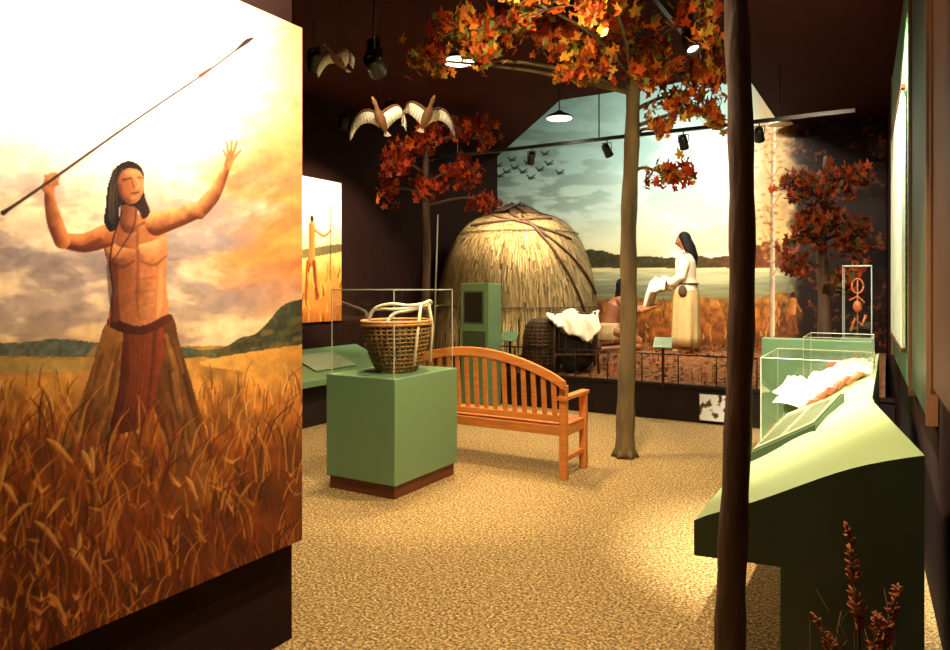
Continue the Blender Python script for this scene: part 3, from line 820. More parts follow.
for sx in (-1, 1): hand(o, hd[sx][0], hd[sx][1], hd[sx][2], .3, -sx)
o.obj('fingers', M_skin, g, True)
face(g, (0, .155, .895), rotx(.15), 1.02, .22)
o = MB(); o.loft([(0,-.05,.16,.17,.17),(0,-.05,.26,.175,.17),(0,-.05,.36,.155,.15),(0,-.04,.40,.14,.135)], 26)
o.obj('loincloth', M_tan, g, True, remesh=.012)

# ------------------------------------------------------------------ trees
def leafshape(o, p, s_, R, col):
    an = [-150,-118,-92,-60,-34,0,34,60,92,118,150,180]; rd = [.45,.66,.42,.90,.52,1.1,.52,.90,.42,.66,.45,.18]
    vs = [Vector((0,0,.0))]
    for a_, r in zip(an, rd):
        a_ = math.radians(a_); vs.append(Vector((r*math.sin(a_)*.8, r*math.cos(a_)+.2, .22*abs(r*math.sin(a_)))))
    o.add([p+R@(v*s_) for v in vs], [(0, i, i+1) for i in range(1, 12)]+[(0, 12, 1)], col)
PAL_A = [(.84,.34,.08),(.92,.56,.14),(.66,.20,.05),(.62,.46,.14),(.90,.68,.24),(.50,.14,.04),(.50,.48,.15),(.80,.38,.10),(.70,.27,.07),(.86,.44,.12)]
PAL_R = [(.55,.13,.05),(.70,.22,.07),(.42,.09,.04),(.80,.35,.10),(.50,.20,.07)]
PAL_D = [(.50,.20,.07),(.36,.16,.06),(.60,.28,.09),(.32,.25,.09),(.64,.22,.06)]
def tree(name, path, rads, blobs, pal, size, bark, root=True, bfrom=None, dens=1.0, flare=1.3):
    g = grp(name, path[0])
    base = Vector(path[0]); o = MB()
    q = catmull([(*(Vector(p)-base), r) for p, r in zip(path, rads)], 6, False)
    pts = [Vector(a_[:3]) for a_ in q]; rr = [a_[3]*(1+.06*math.sin(i*1.7)) for i, a_ in enumerate(q)]
    o.tube(pts, rr, 14)
    if root:
        for k in range(6):
            a_ = k*1.05+.3; r = rads[0]
            o.tube([(r*.5*math.cos(a_), r*.5*math.sin(a_), .10), (r*1.0*math.cos(a_), r*1.0*math.sin(a_), .025), (r*flare*math.cos(a_), r*flare*math.sin(a_), .004)], [r*.35, r*.28, r*.1], 7)
    o.obj('trunk', bark, g, True)
    br = MB(); lf = MB()
    for (c, rad, n) in blobs:
        c = Vector(c)-base
        cand = sorted(pts, key=lambda p: (p-c).length+max(0, p.z-c.z)*1.5)
        s0 = cand[0] if bfrom is None else min([Vector(b)-base for b in bfrom], key=lambda p: (p-c).length)
        mid = (s0+c)/2+Vector((random.uniform(-.1,.1), random.uniform(-.1,.1), .08))
        if mid.z+base.z > H-.08: mid.z = H-.08-base.z
        cr = [Vector(a_) for a_ in catmull([s0, mid, c], 5, False)]
        br.tube(cr, list(np.linspace(.022, .009, len(cr))), 7)
        for k in range(int(n*dens/5)):
            d = Vector((random.gauss(0,1), random.gauss(0,1), random.gauss(0,1))).normalized()*random.uniform(.3, 1)
            e = c+Vector((d.x*rad[0], d.y*rad[1], d.z*rad[2]))
            e.z = min(e.z, H-.12-base.z)
            m = (c+e)/2+Vector((random.uniform(-.04,.04),)*3); m.z = min(m.z, H-.1-base.z)
            br.tube([cr[-2], m, e], [.006, .004, .002], 5)
            for t in range(6):
                pp = m.lerp(e, random.uniform(.1, 1.1))+Vector((random.gauss(0,.035), random.gauss(0,.035), random.gauss(0,.035)))
                if pp.z+base.z > H-.14: pp.z = H-.15-base.z-random.random()*.1
                R = Matrix.Rotation(random.uniform(0,6.28), 3, 'Z') @ rotx(random.uniform(1.0, 3.0)) @ roty(random.uniform(-.7,.7))
                leafshape(lf, pp, size*random.uniform(.55,1.2), R, random.choice(pal))
    br.obj('branches', bark, g, True); lf.obj('foliage', M_leaf, g)
    return g
def S(x, y, Y):   # image pixel coordinates + estimated depth -> room point
    return C((x-475)/700*Y, Y, EYE-(y-287)/700*Y)
random.seed(21)
b0 = C(1.367, 6.38, 0)
tree('maple_tree', [b0, C(1.375,6.38,.5), C(1.40,6.38,1.3), C(1.40,6.38,2.1), C(1.43,6.36,3.0), C(1.44,6.35,3.80)], [.094,.080,.076,.072,.066,.055],
     [(S(430,60,5.6),(.2,.3,.14),50),(S(462,30,5.6),(.3,.3,.18),100),(S(510,24,5.7),(.35,.35,.22),130),(S(555,30,5.8),(.35,.35,.27),130),
      (S(590,50,5.9),(.3,.3,.30),130),(S(650,66,6.0),(.3,.3,.32),140),(S(620,15,5.7),(.35,.3,.2),110),(S(682,98,6.3),(.34,.3,.32),130),
      (S(708,76,6.2),(.22,.3,.30),110),(S(660,130,6.3),(.15,.2,.12),30),(S(480,60,5.7),(.3,.2,.1),45),(S(672,176,6.4),(.34,.2,.14),80),(S(570,76,5.8),(.3,.2,.14),60),
      (S(715,115,6.3),(.18,.2,.2),50),(S(540,5,5.0),(.5,.3,.15),90),(S(610,0,4.8),(.5,.3,.2),80),(S(700,20,5.4),(.3,.3,.25),70)],
     PAL_A, .076, M_bark, dens=1.15)
b1 = C(-.657, 9.2, 0)
tree('red_maple_tree', [b1, C(-.66,9.2,1.0), C(-.63,9.2,2.0), C(-.65,9.2,2.9), C(-.62,9.2,3.6)], [.07,.06,.05,.045,.03],
     [(S(395,165,8.9),(.35,.3,.3),110),(S(385,192,9.0),(.2,.25,.22),70),(S(425,138,9.2),(.35,.35,.25),120),(S(465,130,9.2),(.4,.3,.3),130),(S(460,175,9.2),(.4,.3,.25),120),
      (S(484,202,9.3),(.3,.2,.14),80),(S(430,188,9.2),(.3,.3,.25),90),(S(405,148,9.0),(.3,.3,.2),60),(S(485,140,9.2),(.2,.3,.35),70)], PAL_R, .085, M_barkd)
b2 = C(.945, 2.6, 0)
tree('slender_tree', [b2, C(.950,2.6,.4), C(.975,2.6,1.0), C(.992,2.6,1.6), C(.985,2.6,2.2), C(.975,2.62,2.8), C(1.0,2.62,3.86)], [.060,.054,.049,.047,.045,.044,.038],
     [(C(1.15,2.75,3.45),(.15,.15,.12),10)], PAL_A, .06, M_barkd)
b3 = C(3.85, 7.75, .41)
tree('dark_oak_tree', [b3, C(3.87,7.75,1.3), C(3.83,7.75,2.2), C(3.9,7.75,3.0)], [.075,.065,.055,.035],
     [(S(800,190,7.6),(.35,.3,.25),110),(S(840,180,7.6),(.35,.3,.2),90),(S(810,230,7.6),(.35,.3,.28),120),(S(850,240,7.6),(.25,.3,.35),100),
      (S(798,265,7.6),(.25,.3,.2),60),(S(845,285,7.4),(.2,.2,.2),50),(S(820,210,7.6),(.4,.3,.3),90)], PAL_D, .075, M_barkd, dens=1.2)

# ------------------------------------------------------------------ pedestal with basket
px0, px1, py0, py1 = -3.744, -3.084, 4.065, 4.915
g = grp('pedestal_display_case', ((px0+px1)/2, (py0+py1)/2, 0))
w, d = (px1-px0)/2, (py1-py0)/2
MB().bb(-w+.02, w-.02, -d+.02, d-.02, 0, .10).obj('base', M_brown, g, False, .004)
MB().bb(-w, w, -d, d, .10, .88).obj('cabinet', M_green, g, False, .006)
zt = 1.525; e_ = .03
def glassbox(x0, x1, y0, y1, z0, z1, parent):
    MB().add([(x0,y0,z0),(x1,y0,z0),(x1,y1,z0),(x0,y1,z0),(x0,y0,z1),(x1,y0,z1),(x1,y1,z1),(x0,y1,z1)],
             [(4,5,6,7),(0,1,5,4),(1,2,6,5),(2,3,7,6),(3,0,4,7)]).obj('glass_cover', M_glass, parent)
glassbox(-w+e_, w-e_, -d+e_, d-e_, .882, zt, g)
o = MB()
for sx in (-1, 1):
    for sy in (-1, 1): o.box((sx*(w-e_), sy*(d-e_), (.88+zt)/2), (.006, .006, zt-.88))
    o.box((sx*(w-e_), 0, zt+.004), (.007, 2*d-2*e_, .007)); o.box((0, sx*(d-e_), zt+.004), (2*w-2*e_, .007, .007))
o.obj('glass_edges', M_edge, g)
g = grp('pack_basket', ((px0+px1)/2+.03, (py0+py1)/2+.0, .885), .2)
prof = [(0,.14,.18),(.05,.17,.21),(.16,.21,.27),(.27,.235,.32),(.38,.25,.345)]
o = MB(); o.loft([(0,0,z,a_*.955,b_*.955) for z, a_, b_ in prof], 32, cap=False); o.bb(-.11,.11,-.14,.14,0,.01); o.obj('lining', M_basketd, g, True)
def pr(z): return [float(np.interp(z, [q[0] for q in prof], [q[k] for q in prof])) for k in (1, 2)]
o = MB()
for i in range(34):
    a_ = 2*math.pi*i/34; o.tube([(A1*math.cos(a_)*1.01, B1*math.sin(a_)*1.01, z) for z, A1, B1 in prof], .013, 4, flat=.35)
for k in range(12):
    z = .015+k*.032; A1, B1 = pr(z)
    o.tube([((A1+.006*(1 if (i+k) % 2 else -1))*math.cos(math.pi*i/34), (B1+.006*(1 if (i+k) % 2 else -1))*math.sin(math.pi*i/34), z) for i in range(69)], .010, 5)
o.obj('splint_weave', M_basket, g, True)
o = MB()
for z in (.375, .395): o.tube([(.257*math.cos(math.pi*i/20), .352*math.sin(math.pi*i/20), z) for i in range(41)], .013, 6)
o.obj('rim_hoops', mat('rim_ash', (.72,.50,.26), .5, var=.2, scale=20), g, True)
o = MB()
hp = catmull([(-.19,-.16,.20),(-.14,-.17,.46),(.0,-.16,.53),(.15,-.12,.52),(.22,-.02,.53),(.22,.14,.55),(.18,.24,.52),(.0,.28,.47),(-.16,.22,.42),(-.20,.15,.20)], 6, False)
o.tube([Vector(q) for q in hp], .014, 8)
o.tube([(.22,-.16,.06),(.235,-.12,.35),(.22,-.03,.53)], .012, 8); o.tube([(.22,.16,.06),(.235,.17,.35),(.22,.12,.55)], .012, 8)
o.tube([(-.10,-.18,.49),(.06,.0,.49),(.18,.22,.52)], .011, 8)
o.obj('carrying_handle', M_pale, g, True)

# ------------------------------------------------------------------ bench
LB = 1.75; g = grp('wooden_garden_bench', (-2.226-LB/2, 5.178, 0))
o = MB(); hw = LB/2
def arch(u): return .80+.235*math.cos(min(abs(u)/hw, 1)*math.pi/2)**.8
for sx in (-1, 1):
    o.box((sx*(hw-.03), .03, .38), (.06, .055, .76)); o.box((sx*(hw-.03), .45, .32), (.06, .055, .64))
    o.box((sx*(hw-.03), .24, .655), (.075, .52, .03)); o.box((sx*(hw-.03), .24, .38), (.035, .38, .07)); o.box((sx*(hw-.03), .24, .16), (.03, .38, .04))
o.box((0, .45, .385), (LB-.12, .028, .075)); o.box((0, .035, .385), (LB-.12, .028, .075))
for k in range(7): o.box((0, .075+k*.064, .433), (LB-.02 if k < 6 else LB, .05, .02))
o.box((0, .015, .49), (LB-.12, .03, .05))
for i in range(18):
    u = -hw+.10+(LB-.2)*i/17; zt_ = arch(u)-.04
    o.add([(u+sx*.021, y+dy, z) for (y, z) in ((.015, .51), (-.02, zt_)) for dy in (-.009, .009) for sx in (-1, 1)],
          [(0,1,3,2),(4,6,7,5),(0,4,5,1),(2,3,7,6),(0,2,6,4),(1,5,7,3)])
N = 28; vs = []; fs = []
for i in range(N+1):
    u = -hw+LB*i/N; a_ = arch(u); hgt = .075
    vs += [(u, -.04, a_-hgt), (u, .0, a_-hgt), (u, .0, a_), (u, -.04, a_)]
for i in range(N):
    for k in range(4): fs.append((i*4+k, i*4+(k+1)%4, (i+1)*4+(k+1)%4, (i+1)*4+k))
fs += [(0,1,2,3), (N*4+3,N*4+2,N*4+1,N*4)]
o.add(vs, fs)
o.obj('teak_frame', M_wood, g, False, .004)

# ------------------------------------------------------------------ left wall reading rail
g = grp('reading_rail_console')
o = MB()
y0, y1 = 3.2, YP-1.0
o.bb(XL+.005, -5.52, y0, y1, 0, .50); o.obj('base', M_dark2, g)
o = MB(); v = [(XL+.005,y0,.50),(-5.39,y0,.46),(-5.39,y0,.53),(XL+.005,y0,.80)]; v += [(a_, y1, c_) for a_, _, c_ in v]
o.add(v, [(0,1,2,3),(7,6,5,4),(0,4,5,1),(1,5,6,2),(2,6,7,3),(3,7,4,0)]).obj('sloped_top', M_green, g, False, .006)
o = MB()
sl = math.atan2(-.27, .70)
for k in range(3): o.box((-5.73, 3.9+k*1.15, .677), (.40, .7, .012), roty(-sl))
o.obj('label_plates', mat('label_grey', (.55,.60,.48), .4, var=.15, scale=20), g)

# ------------------------------------------------------------------ right console
def zc(u): return .55+.50*(u**.85) - .04*math.sin(u*math.pi*2)*.5
g = grp('angled_exhibit_console')
o = MB(); NU, NV = 14, 26; YN, YF = 3.06, 6.1; vs = []; fs = []
for j in range(NV+1):
    y = YN+(YF-YN)*j/NV
    xr1 = .11 if y <= YN else (-.069 + .179*max(0, 1-(y-YN)/.5)); zk = float(np.interp(y, [YN, YN+.5], [.76, 1.0]))
    for i in range(NU+1):
        u = i/NU; vs.append((-.722+(xr1+.722)*u, y, .55+(zc(u)-.55)*zk))
for j in range(NV):
    for i in range(NU): a_ = j*(NU+1)+i; fs.append((a_, a_+1, a_+NU+2, a_+NU+1))
top = [tuple(vs[i]) for i in range(NU+1)]; far = [tuple(vs[NV*(NU+1)+i]) for i in range(NU+1)]
M_sat = mat('satin_sage_lit_top', (.60,.66,.45), .30, var=.03, spec=.9)  # sage lightened: the lamp's highlight is put into the top's colour
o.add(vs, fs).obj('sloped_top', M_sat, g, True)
o = MB()
lo_ = [(-.722, YN, .40), (-.38, YN, .42), (-.38, YN, 0), (.11, YN, 0)]
poly = [(x, y, z-.002) for x, y, z in top]+lo_[::-1]
o.add(poly, [tuple(range(len(poly)))])
o.add([(-.722,YN,.40),(-.722,YN,.55),(-.722,YF,.55),(-.722,YF,.40)], [(0,1,2,3)])
o.add([(-.722,YN,.40),(-.38,YN,.42),(-.38,YF,.42),(-.722,YF,.40)], [(0,1,2,3)])
o.add([(-.38,YN,.42),(-.38,YN,0),(-.38,YF,0),(-.38,YF,.42)], [(0,1,2,3)])
f2 = [(x, y, z-.002) for x, y, z in far]+[(-.722,YF,.40),(-.38,YF,.42),(-.38,YF,0),(-.069,YF,0)][::-1]
o.add(f2, [tuple(range(len(f2)))])
zr = .55+.5*.76
o.add([(.11,YN,0),(.11,YN,zr),(-.069,YN+.5,1.05),(-.069,YN+.5,0)], [(0,1,2,3)])
o.add([(-.069,YN+.5,0),(-.069,YN+.5,1.05),(-.069,YF,1.05),(-.069,YF,0)], [(0,1,2,3)])
o.obj('cabinet', M_greend, g)  # darker green than the top: shade on the end face put into its colour
def zs(x): return zc(min(max((x+.722)/.653, 0), 1))
# reading panel: small easel turned toward the visitor
g = grp('tilted_label_panel')
BLp, BRp, TRp, TLp = [Vector(q) for q in ((-.64,3.93,zs(-.64)+.035),(-.29,3.50,zs(-.29)+.0),(-.19,3.86,zs(-.19)+.035),(-.50,4.32,zs(-.50)+.085))]
def pl(u, v_, h): return (BLp*(1-u)+BRp*u)*(1-v_)+(TLp*(1-u)+TRp*u)*v_+Vector((0,0,h))
def plate(u0, u1, v0, v1, h0, h1, name, m):
    o = MB(); v = [pl(u, q, h) for h in (h0, h1) for (u, q) in ((u0,v0),(u1,v0),(u1,v1),(u0,v1))]
    o.add(v, [(0,3,2,1),(4,5,6,7),(0,1,5,4),(1,2,6,5),(2,3,7,6),(3,0,4,7)]); o.obj(name, m, g, False, .002)
plate(0, 1, 0, 1, -.05, .012, 'backing', M_greend)
plate(.03, .97, .04, .96, .014, .022, 'panel_face', mat('panel_grey_green', (.52,.53,.38), .30, var=.12, scale=9))
o = MB()
for k in range(9):
    for (ua, ub) in ((.08,.46),(.54,.92)):
        q = .12+k*.085; o.add([pl(ua,q,.025),pl(ub,q,.025),pl(ub,q+.03,.025),pl(ua,q+.03,.025)], [(0,1,2,3)])
o.obj('printed_lines', M_greend, g)
# display cases on the console
def case(x0, x1, y0, y1, zt, parent):
    o = MB(); v = [(x, y, zs(x)+.006) for (x, y) in ((x0,y0),(x1,y0),(x1,y1),(x0,y1))]+[(x, y, zt) for (x, y) in ((x0,y0),(x1,y0),(x1,y1),(x0,y1))]
    o.add(v, [(4,5,6,7),(0,1,5,4),(1,2,6,5),(2,3,7,6),(3,0,4,7)]); o.obj('glass_cover', M_glass, parent)
    o = MB()
    for i in range(4):
        o.tube([v[i], v[i+4]], .003, 4); o.tube([v[4+i], v[4+(i+1)%4]], .003, 4); o.tube([v[i], v[(i+1)%4]], .003, 4)
    o.obj('glass_edges', M_edge, parent)
g = grp('artifact_case'); case(-.66, -.085, 4.45, 5.18, 1.13, g)
MB().add([(-.56,4.66,zs(-.56)+.01),(-.12,4.66,zs(-.12)+.01),(-.12,5.10,zs(-.12)+.01),(-.56,5.10,zs(-.56)+.01),(-.56,4.66,.84),(-.12,4.66,.95),(-.12,5.10,.97),(-.56,5.10,.86)],
         [(4,5,6,7),(0,1,5,4),(1,2,6,5),(2,3,7,6),(3,0,4,7)]).obj('display_mount', M_green, g)
o = MB(); vs = []; fs = []; random.seed(4); NN = 34
for j in range(NN):
    for i in range(NN):
        u, v_ = i/(NN-1), j/(NN-1); e1 = min(u, 1-u, v_, 1-v_)*2
        x = -.62+.50*u+.035*math.sin(v_*9); y = 4.60+.50*v_+.03*math.sin(u*8+1)
        base = .86+.09*min(max((x+.56)/.44, 0), 1)
        base = max(base, zs(x)+.012)
        if y < 4.66: base = max(base-.9*(4.66-y), zs(x)+.012)
        vs.append((x, y, base+.012+.13*min(1, e1*2.2)*float(fbm(u*5.5, v_*5.5, 12))**1.4*1.4))
for j in range(NN-1):
    for i in range(NN-1): a_ = j*NN+i; fs.append((a_, a_+1, a_+NN+1, a_+NN))
o.add(vs, fs).obj('white_pelt', M_white, g, True)
M_rust = mat('rust_leather', (.58,.27,.11), .6, var=.35, scale=25)
o = MB()
for k in range(10):
    y = 4.49+.02*(k % 3); x = -.64+k*.048; o.tube([(x, y, zs(x)+.02), (x+.05, y+.07, zs(x+.05)+.045), (x+.09, y+.03+.04*(k % 2), zs(x+.09)+.03)], [.012,.022,.008], 7)
o.obj('hide_working_tools', M_rust, g, True)
g = grp('artifact_case'); case(-.52, -.10, 5.38, 5.92, 1.20, g)
o = MB(); o.ell((-.3,5.58,zs(-.3)+.06), (.09,.14,.06)); o.tube([(-.42,5.48,zs(-.42)+.03),(-.3,5.68,zs(-.3)+.10),(-.2,5.80,zs(-.2)+.05)], .015, 7)
o.obj('leather_pouch', M_rust, g, True)
# green partition, tall case
MB().bb(-.98, -.12, 6.63, 6.75, 0, 1.10).obj('green_partition', M_green, None, False, .008)
g = grp('tall_artifact_case', (-.27, 7.75, 0))
MB().bb(-.14, .14, -.14, .14, 0, 1.06).obj('pedestal', M_green, g, False, .006)
glassbox(-.12, .12, -.12, .12, 1.065, 1.75, g)
o = MB()
for sx in (-1, 1):
    for sy in (-1, 1): o.box((sx*.12, sy*.12, 1.41), (.006, .006, .69))
    o.box((sx*.12, 0, 1.755), (.007, .25, .007)); o.box((0, sx*.12, 1.755), (.25, .007, .007))
o.obj('glass_edges', M_edge, g)
o = MB(); o.tube([(0,0,1.08),(0,0,1.62)], .006, 6); o.tube([(.05*math.cos(t*.35), .01, 1.56+.07*math.sin(t*.35)) for t in range(19)], .009, 6)
o.ell((0,0,1.36), (.04,.03,.06)); o.tube([(-.06,0,1.12),(-.02,.03,1.24),(.04,0,1.18),(.07,0,1.28)], .014, 6); o.tube([(-.07,0,1.42),(0,.02,1.46),(.06,0,1.40)], .009, 6)
o.obj('carved_rattle', mat('orange_leather', (.70,.36,.17), .5, var=.4, scale=20), g, True)

# wall text panels (right wall is splayed: panels follow it)
M_panelg = mat('text_panel_green', (.34,.48,.32), .4)
M_frame = mat('panel_frame', (.40,.24,.11), .5)
M_text = mat('text_white', (.80,.84,.68), .6)
def wallpanel(name, y0, y1, z0, z1, rows, m, lit):
    g = grp(name, (xr(y0)-.004, y0, 0), math.atan(.030)); L_ = (y1-y0)
    MB().bb(-.035, 0, 0, L_, z0, z1).obj('board', m, g, False, .004)
    MB().bb(-.045, -.0, -.03, 0, z0-.02, z1+.02).bb(-.045, 0, L_, L_+.03, z0-.02, z1+.02).obj('frame', M_frame, g)
    if not rows: return
    o = MB(); random.seed(8)
    for k in range(rows):
        z = z1-.45-(z1-z0-.9)*k/rows; e = L_*random.uniform(.80, .88)
        y = L_*.1
        while y < e:
            w_ = random.uniform(.04, .12); o.bb(-.038, -.0365, y, min(y+w_, e), z, z+.012); y += w_+.04
    o.obj('text_lines', M_text, g)
wallpanel('text_panel', 5.1, 8.0, .9, 3.6, 26, M_panelg, 1)
wallpanel('text_panel', 3.75, 4.9, .95, 3.7, 0, mat('photo_panel', (.17,.22,.12), .5, var=.3, scale=3), 1)
wallpanel('text_panel', 2.0, 3.5, 1.12, 3.6, 0, mat('brown_panel', (.33,.18,.08), .6, var=.2, scale=3), 1)
g = grp('framed_print', (xr(5.4)-.05, 5.4, 0), math.atan(.030))
MB().bb(-.02, 0, 0, 2.0, 1.15, 2.85).obj('sheet', mat('cream_print', (.92,.97,.82), .6, var=.2, scale=5), g)
MB().bb(-.025, .002, -.03, 2.03, 1.12, 1.145).bb(-.025, .002, -.03, 2.03, 2.855, 2.88).obj('frame', M_frame, g)

# dried dock stalks at lower right
p = C(1.37, 2.46)
g = grp('dried_dock_plant', (p.x, p.y, 0)); random.seed(14)
st = MB(); sd = MB()
for (dx, dy, h, ln) in [(-.02,0,.70,-.03),(.05,.03,.50,.05),(-.08,.02,.34,-.08),(.02,-.04,.42,.02)]:
    pts = [Vector((dx*.3, dy*.3, 0)), Vector((dx, dy, h*.5)), Vector((dx+ln*.5, dy, h*.8)), Vector((dx+ln, dy, h))]
    st.tube(pts, [.006,.005,.004,.002], 6)
    for k in range(60):
        f = random.uniform(.45, 1); q = pts[1].lerp(pts[3], (f-.5)*2); l = .04*(1.15-f)+.012; th = random.uniform(0, 6.28)
        e = q+Vector((math.cos(th)*l, math.sin(th)*l, l*.9)); sd.tube([q, (q+e)/2+Vector((0,0,.004)), e], [.002,.006,.0015], 5)
st.obj('stems', M_bark, g, True); sd.obj('seed_heads', mat('dock_seed', (.58,.30,.15), .8, var=.3, scale=40), g, True)
blades('dry_leaves', [(-.10, -.02, 0), (.06, 0, 0)], 18, .2, .45, [(.40,.28,.14),(.3,.2,.1),(.5,.36,.2)], .04, g)

# ------------------------------------------------------------------ hanging birds
M_bw = mat('white_feather', (.97,.94,.86), .7, var=.04); M_bb = mat('brown_feather', (.46,.30,.17), .7, var=.25, scale=30)
M_bill = mat('bill_yellow', (.75,.55,.2), .5)
def bird(loc, rot, s=1.0, flap=.5, pitch=.5, roll=0.0):
    g = grp('hanging_duck', loc, rot); g.scale = (s, s, s); g.rotation_euler = (pitch, roll, rot)
    o = MB()
    prof = [(-.20,.006),(-.16,.03),(-.08,.055),(0,.066),(.08,.055),(.13,.034),(.18,.024),(.22,.028),(.245,.030),(.27,.020),(.28,.006)]
    n = 14; vs = []; fs = []
    for j, (y, r) in enumerate(prof):
        for i in range(n):
            a_ = 2*math.pi*i/n; vs.append((r*math.cos(a_), y, r*.9*math.sin(a_)+(.02 if y > .15 else 0)*(1)))
    for j in range(len(prof)-1):
        for i in range(n): fs.append((j*n+i, j*n+(i+1)%n, (j+1)*n+(i+1)%n, (j+1)*n+i))
    o.add(vs, fs).obj('body', M_bb, g, True)
    MB().loft([(0,0,0,.018,.010),(0,0,.045,.013,.005)], 10).obj('bill', M_bill, g).matrix_local = Matrix.Translation((0,.268,.018)) @ Matrix.Rotation(-math.pi/2, 4, 'X')
    o = MB()
    for k in range(5):
        a_ = (k-2)*.22; o.add([(-.012,-.16,.0),(.012,-.16,.0),(math.sin(a_)*.09+.014,-.16-math.cos(a_)*.10,.004*k),(math.sin(a_)*.09-.014,-.16-math.cos(a_)*.10,.004*k)], [(0,1,2,3)])
    o.obj('tail', M_bw, g)
    for sx in (-1, 1):
        o = MB(); o2 = MB(); ns = 12; pt = []
        for i in range(ns+1):
            f = i/ns; x = .03+.32*math.sin(f*1.45); z = .03+.15*math.sin(min(f*2.4, 3.1))*flap-.34*f**2.2*flap
            lead = .09-.06*f*f+.03*math.sin(f*3); pt.append((x, lead, z, .22*(1-f*.62)))
        for i in range(ns):
            a_, b_ = pt[i], pt[i+1]
            o2.add([(sx*a_[0],a_[1],a_[2]),(sx*b_[0],b_[1],b_[2]),(sx*b_[0],b_[1]-b_[3]*.22,b_[2]+.004),(sx*a_[0],a_[1]-a_[3]*.22,a_[2]+.004)], [(0,1,2,3)])
            o.add([(sx*a_[0],a_[1]-a_[3]*.2,a_[2]),(sx*b_[0],b_[1]-b_[3]*.2,b_[2]),(sx*(b_[0]+.02*i/ns),b_[1]-b_[3]-.01,b_[2]-.03),(sx*(a_[0]+.008),a_[1]-a_[3]-.01,a_[2]-.034)], [(0,1,2,3)])
        for ob_, nm, mm in ((o2, 'wing_coverts', M_bb), (o, 'flight_feathers', M_bw)):
            q = ob_.obj(nm, mm, g, True); so = q.modifiers.new('t', 'SOLIDIFY'); so.thickness = .008
    top = g.matrix_basis.inverted() @ Vector((loc[0], loc[1], H-.01))
    MB().tube([(0,0,.03), top], .0018, 4).obj('hanging_wire', M_black, g)
bird(C(-.72, 5.35, 2.83), A+math.pi-.25, .62, 1.1, .75, .1)
bird(C(-.38, 5.5, 2.89), A+math.pi+.45, .60, 1.1, .75, -.1)
bird(C(-1.0, 5.1, 3.20), A+math.pi*.8, .50, .8, .5)

# ------------------------------------------------------------------ lights
WARM = (1, .80, .52)
def lamp(name, loc, tgt, energy, ang, parent=None, col=WARM, blend=.6, rad=.05):
    L_ = D.lights.new(name, 'SPOT'); L_.energy = energy; L_.spot_size = math.radians(ang); L_.spot_blend = blend
    L_.color = col; L_.shadow_soft_size = rad
    ob = link(D.objects.new(name, L_), None)
    d = Vector(tgt)-Vector(loc); ob.rotation_euler = d.to_track_quat('-Z', 'Y').to_euler()
    ob.location = Vector(loc)
    if parent: ob.parent = parent; ob.matrix_parent_inverse = Matrix.Translation(-Vector(parent.location))
    return ob
def fixture(loc, tgt, energy, ang, col=WARM, ztop=H-.06, on=True, s=1.0, blend=.6):
    loc = Vector(loc); g = grp('track_spotlight', loc)
    d = (Vector(tgt)-loc).normalized(); R = d.to_track_quat('-Z', 'Y').to_matrix()
    o = MB(); pr_ = [(.09,.03),(.085,.05),(.02,.056),(-.07,.060),(-.09,.064),(-.09,.052),(-.06,.048)]
    n = 18; vs = []; fs = []
    for (z, r) in pr_:
        for i in range(n): vs.append(R@Vector((r*s*math.cos(2*math.pi*i/n), r*s*math.sin(2*math.pi*i/n), z*s)))
    for j in range(len(pr_)-1):
        for i in range(n): fs.append((j*n+i, j*n+(i+1)%n, (j+1)*n+(i+1)%n, (j+1)*n+i))
    fs.append(tuple(range(n))); o.add(vs, fs)
    for sx in (-1, 1): o.tube([Vector((sx*.065*s,0,0)), Vector((sx*.065*s,0,.10*s))], .005, 5)
    o.tube([(-.065*s,0,.10*s),(.065*s,0,.10*s)], .006, 5); o.tube([(0,0,.10*s),(0,0,ztop-loc.z)], .007, 6)
    o.obj('lamp_can', M_black, g, True)
    MB().add([R@Vector((.047*s*math.cos(2*math.pi*i/n), .047*s*math.sin(2*math.pi*i/n), -.062*s)) for i in range(n)], [tuple(range(n))]).obj('lens', M_lens if energy else M_edge, g)
    if energy: lamp('beam', loc+d*.10*s, tgt, energy, ang, g, col, blend)
def pendant(loc, energy):
    g = grp('pendant_downlight', loc); loc = Vector(loc)
    MB().loft([(0,0,-.02,.16,.16),(0,0,.0,.155,.155),(0,0,.03,.10,.10),(0,0,.05,.05,.05),(0,0,.07,.03,.03)], 28).tube([(0,0,.06),(0,0,H-.002-loc.z)], .008, 8).obj('shade', M_black, g, True)
    MB().add([(.145*math.cos(i*.2244), .145*math.sin(i*.2244), -.024) for i in range(28)], [tuple(range(28))]).obj('glowing_lens', M_lens, g)
    lamp('beam', loc-Vector((0,0,.05)), loc-Vector((0,0,1)), energy, 130, g, WARM, .8, .1)
pendant(C(-.144, 6.3, 3.6), 500)
pendant(C(1.0, 8.3, 3.57), 250)
MB().tube([(*C(4.36,10.0)[:2], H-.03),(*C(4.36,10.0)[:2], H-.002)], [.17,.15], 24).obj('ceiling_speaker', M_pale)
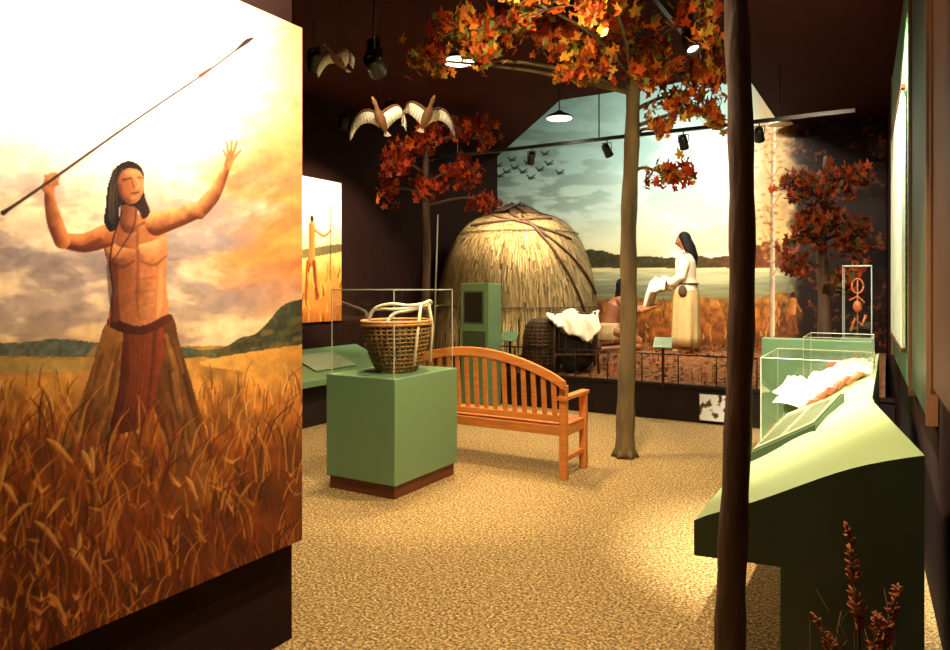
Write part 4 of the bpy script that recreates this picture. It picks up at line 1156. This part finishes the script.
# tracks
MB().bb(-5.8, -.3, 7.96, 8.0, 3.30, 3.34).tube([(-5,7.98,3.34),(-5,7.98,H-.002)], .008).tube([(-3,7.98,3.34),(-3,7.98,H-.002)], .008).tube([(-1,7.98,3.34),(-1,7.98,H-.002)], .008).obj('lighting_track', M_black)
MB().bb(-1.63, -1.59, 1.2, 7.6, H-.06, H-.005).obj('lighting_track', M_black)
MB().bb(-5.9, -1.7, 4.0, 4.04, H-.06, H-.005).obj('lighting_track', M_black)
fixture((-.85, 1.50, 3.74), (XM, 1.60, 2.70), 950, 66, (1,.93,.78), blend=1.0)        # hunter mural, upper
fixture((-.9, 1.0, 3.72), (XM, 1.35, 1.1), 160, 85, (1,.76,.45))
fixture(S(374,50,5.8), C(-.55,5.45,1.1), 330, 40)
fixture(S(314,60,6.0), (XL,yw(320),2.1), 1300, 40, (1,.90,.68))
fixture(S(343,122,8.3), C(-1.9,8.6,1.8), 80, 60)
fixture(C(.35, 3.3, 3.72), C(.35, 4.0, 0), 640, 105)                                # carpet
fixture(C(1.25, 2.9, 3.70), C(1.78, 3.75, .8), 2300, 38, (1,.94,.74), blend=.9)     # console
fixture(C(.95, 5.0, 3.70), C(.2, 6.0, .4), 380, 70)                                # bench
fixture(S(690,42,5.6), C(2.25, 4.4, 1.0), 800, 38)                                 # cases
fixture(S(714,76,6.4), C(3.2,9.3,1.4), 170, 45)
for (x, t_, e_, a_) in [(-3.9,(hx,hy,1.6),380,60),(-5.1,(hx,hy,1.5),100,60),(-2.9,(-2.5,9.7,1.3),230,45),(-2.0,(-2.0,9.8,1.0),150,60),(-1.2,(-1.3,9.9,1.6),90,60)]:
    fixture((x, 7.98, 3.18), t_, e_, a_, WARM, 3.30, True, .85)
fixture(C(2.3, 4.5, 3.76), (0.1, 6.4, 1.9), 1100, 60, (1,.95,.78))                  # text wall
fixture(C(2.2, 5.0, 3.76), C(3.85, 7.75, 2.3), 260, 40)                             # oak foliage
fixture((-1.3, 2.6, 3.72), (.2, 3.4, 2.2), 110, 70)
fixture(C(-.9, 7.6, 3.5), S(430,160,9.2), 60, 60)
fixture(C(.2, 3.9, 3.35), S(600,35,5.9), 190, 90)
fixture((-2.9, 3.6, 3.0), C(-.56, 5.5, 2.9), 45, 50)
def area(name, loc, tgt, e, sx, sy, col):
    g = grp('wall_wash_light', loc); L_ = D.lights.new('strip', 'AREA'); L_.shape = 'RECTANGLE'; L_.size = sx; L_.size_y = sy; L_.energy = e; L_.color = col
    ob = link(D.objects.new('strip', L_), g); d = Vector(tgt)-Vector(loc); ob.rotation_euler = d.to_track_quat('-Z', 'Y').to_euler()
    MB().box((0,0,.06), (sx+.1, .14, .08)).obj('housing', M_black, g)
area('w', (-4.0, 8.75, 4.7), (-4.0, 11.0, 2.6), 55, 1.4, .1, (1,.99,.92))
area('w', (-2.3, 8.75, 4.7), (-2.0, 11.0, 2.2), 230, 1.4, .1, (1,.98,.88))

w = D.worlds.new('World'); scene.world = w; w.use_nodes = True
w.node_tree.nodes['Background'].inputs[0].default_value = (.9, .6, .35, 1); w.node_tree.nodes['Background'].inputs[1].default_value = .02

# ------------------------------------------------------------------ camera
cam = D.cameras.new('camera'); co = link(D.objects.new('camera', cam))
cam.sensor_width = 36; cam.lens = 36*700/950; cam.shift_y = -38/950
co.location = (0, 0, EYE); co.rotation_euler = (math.pi/2, 0, A)
cam.clip_start = .05
scene.camera = co
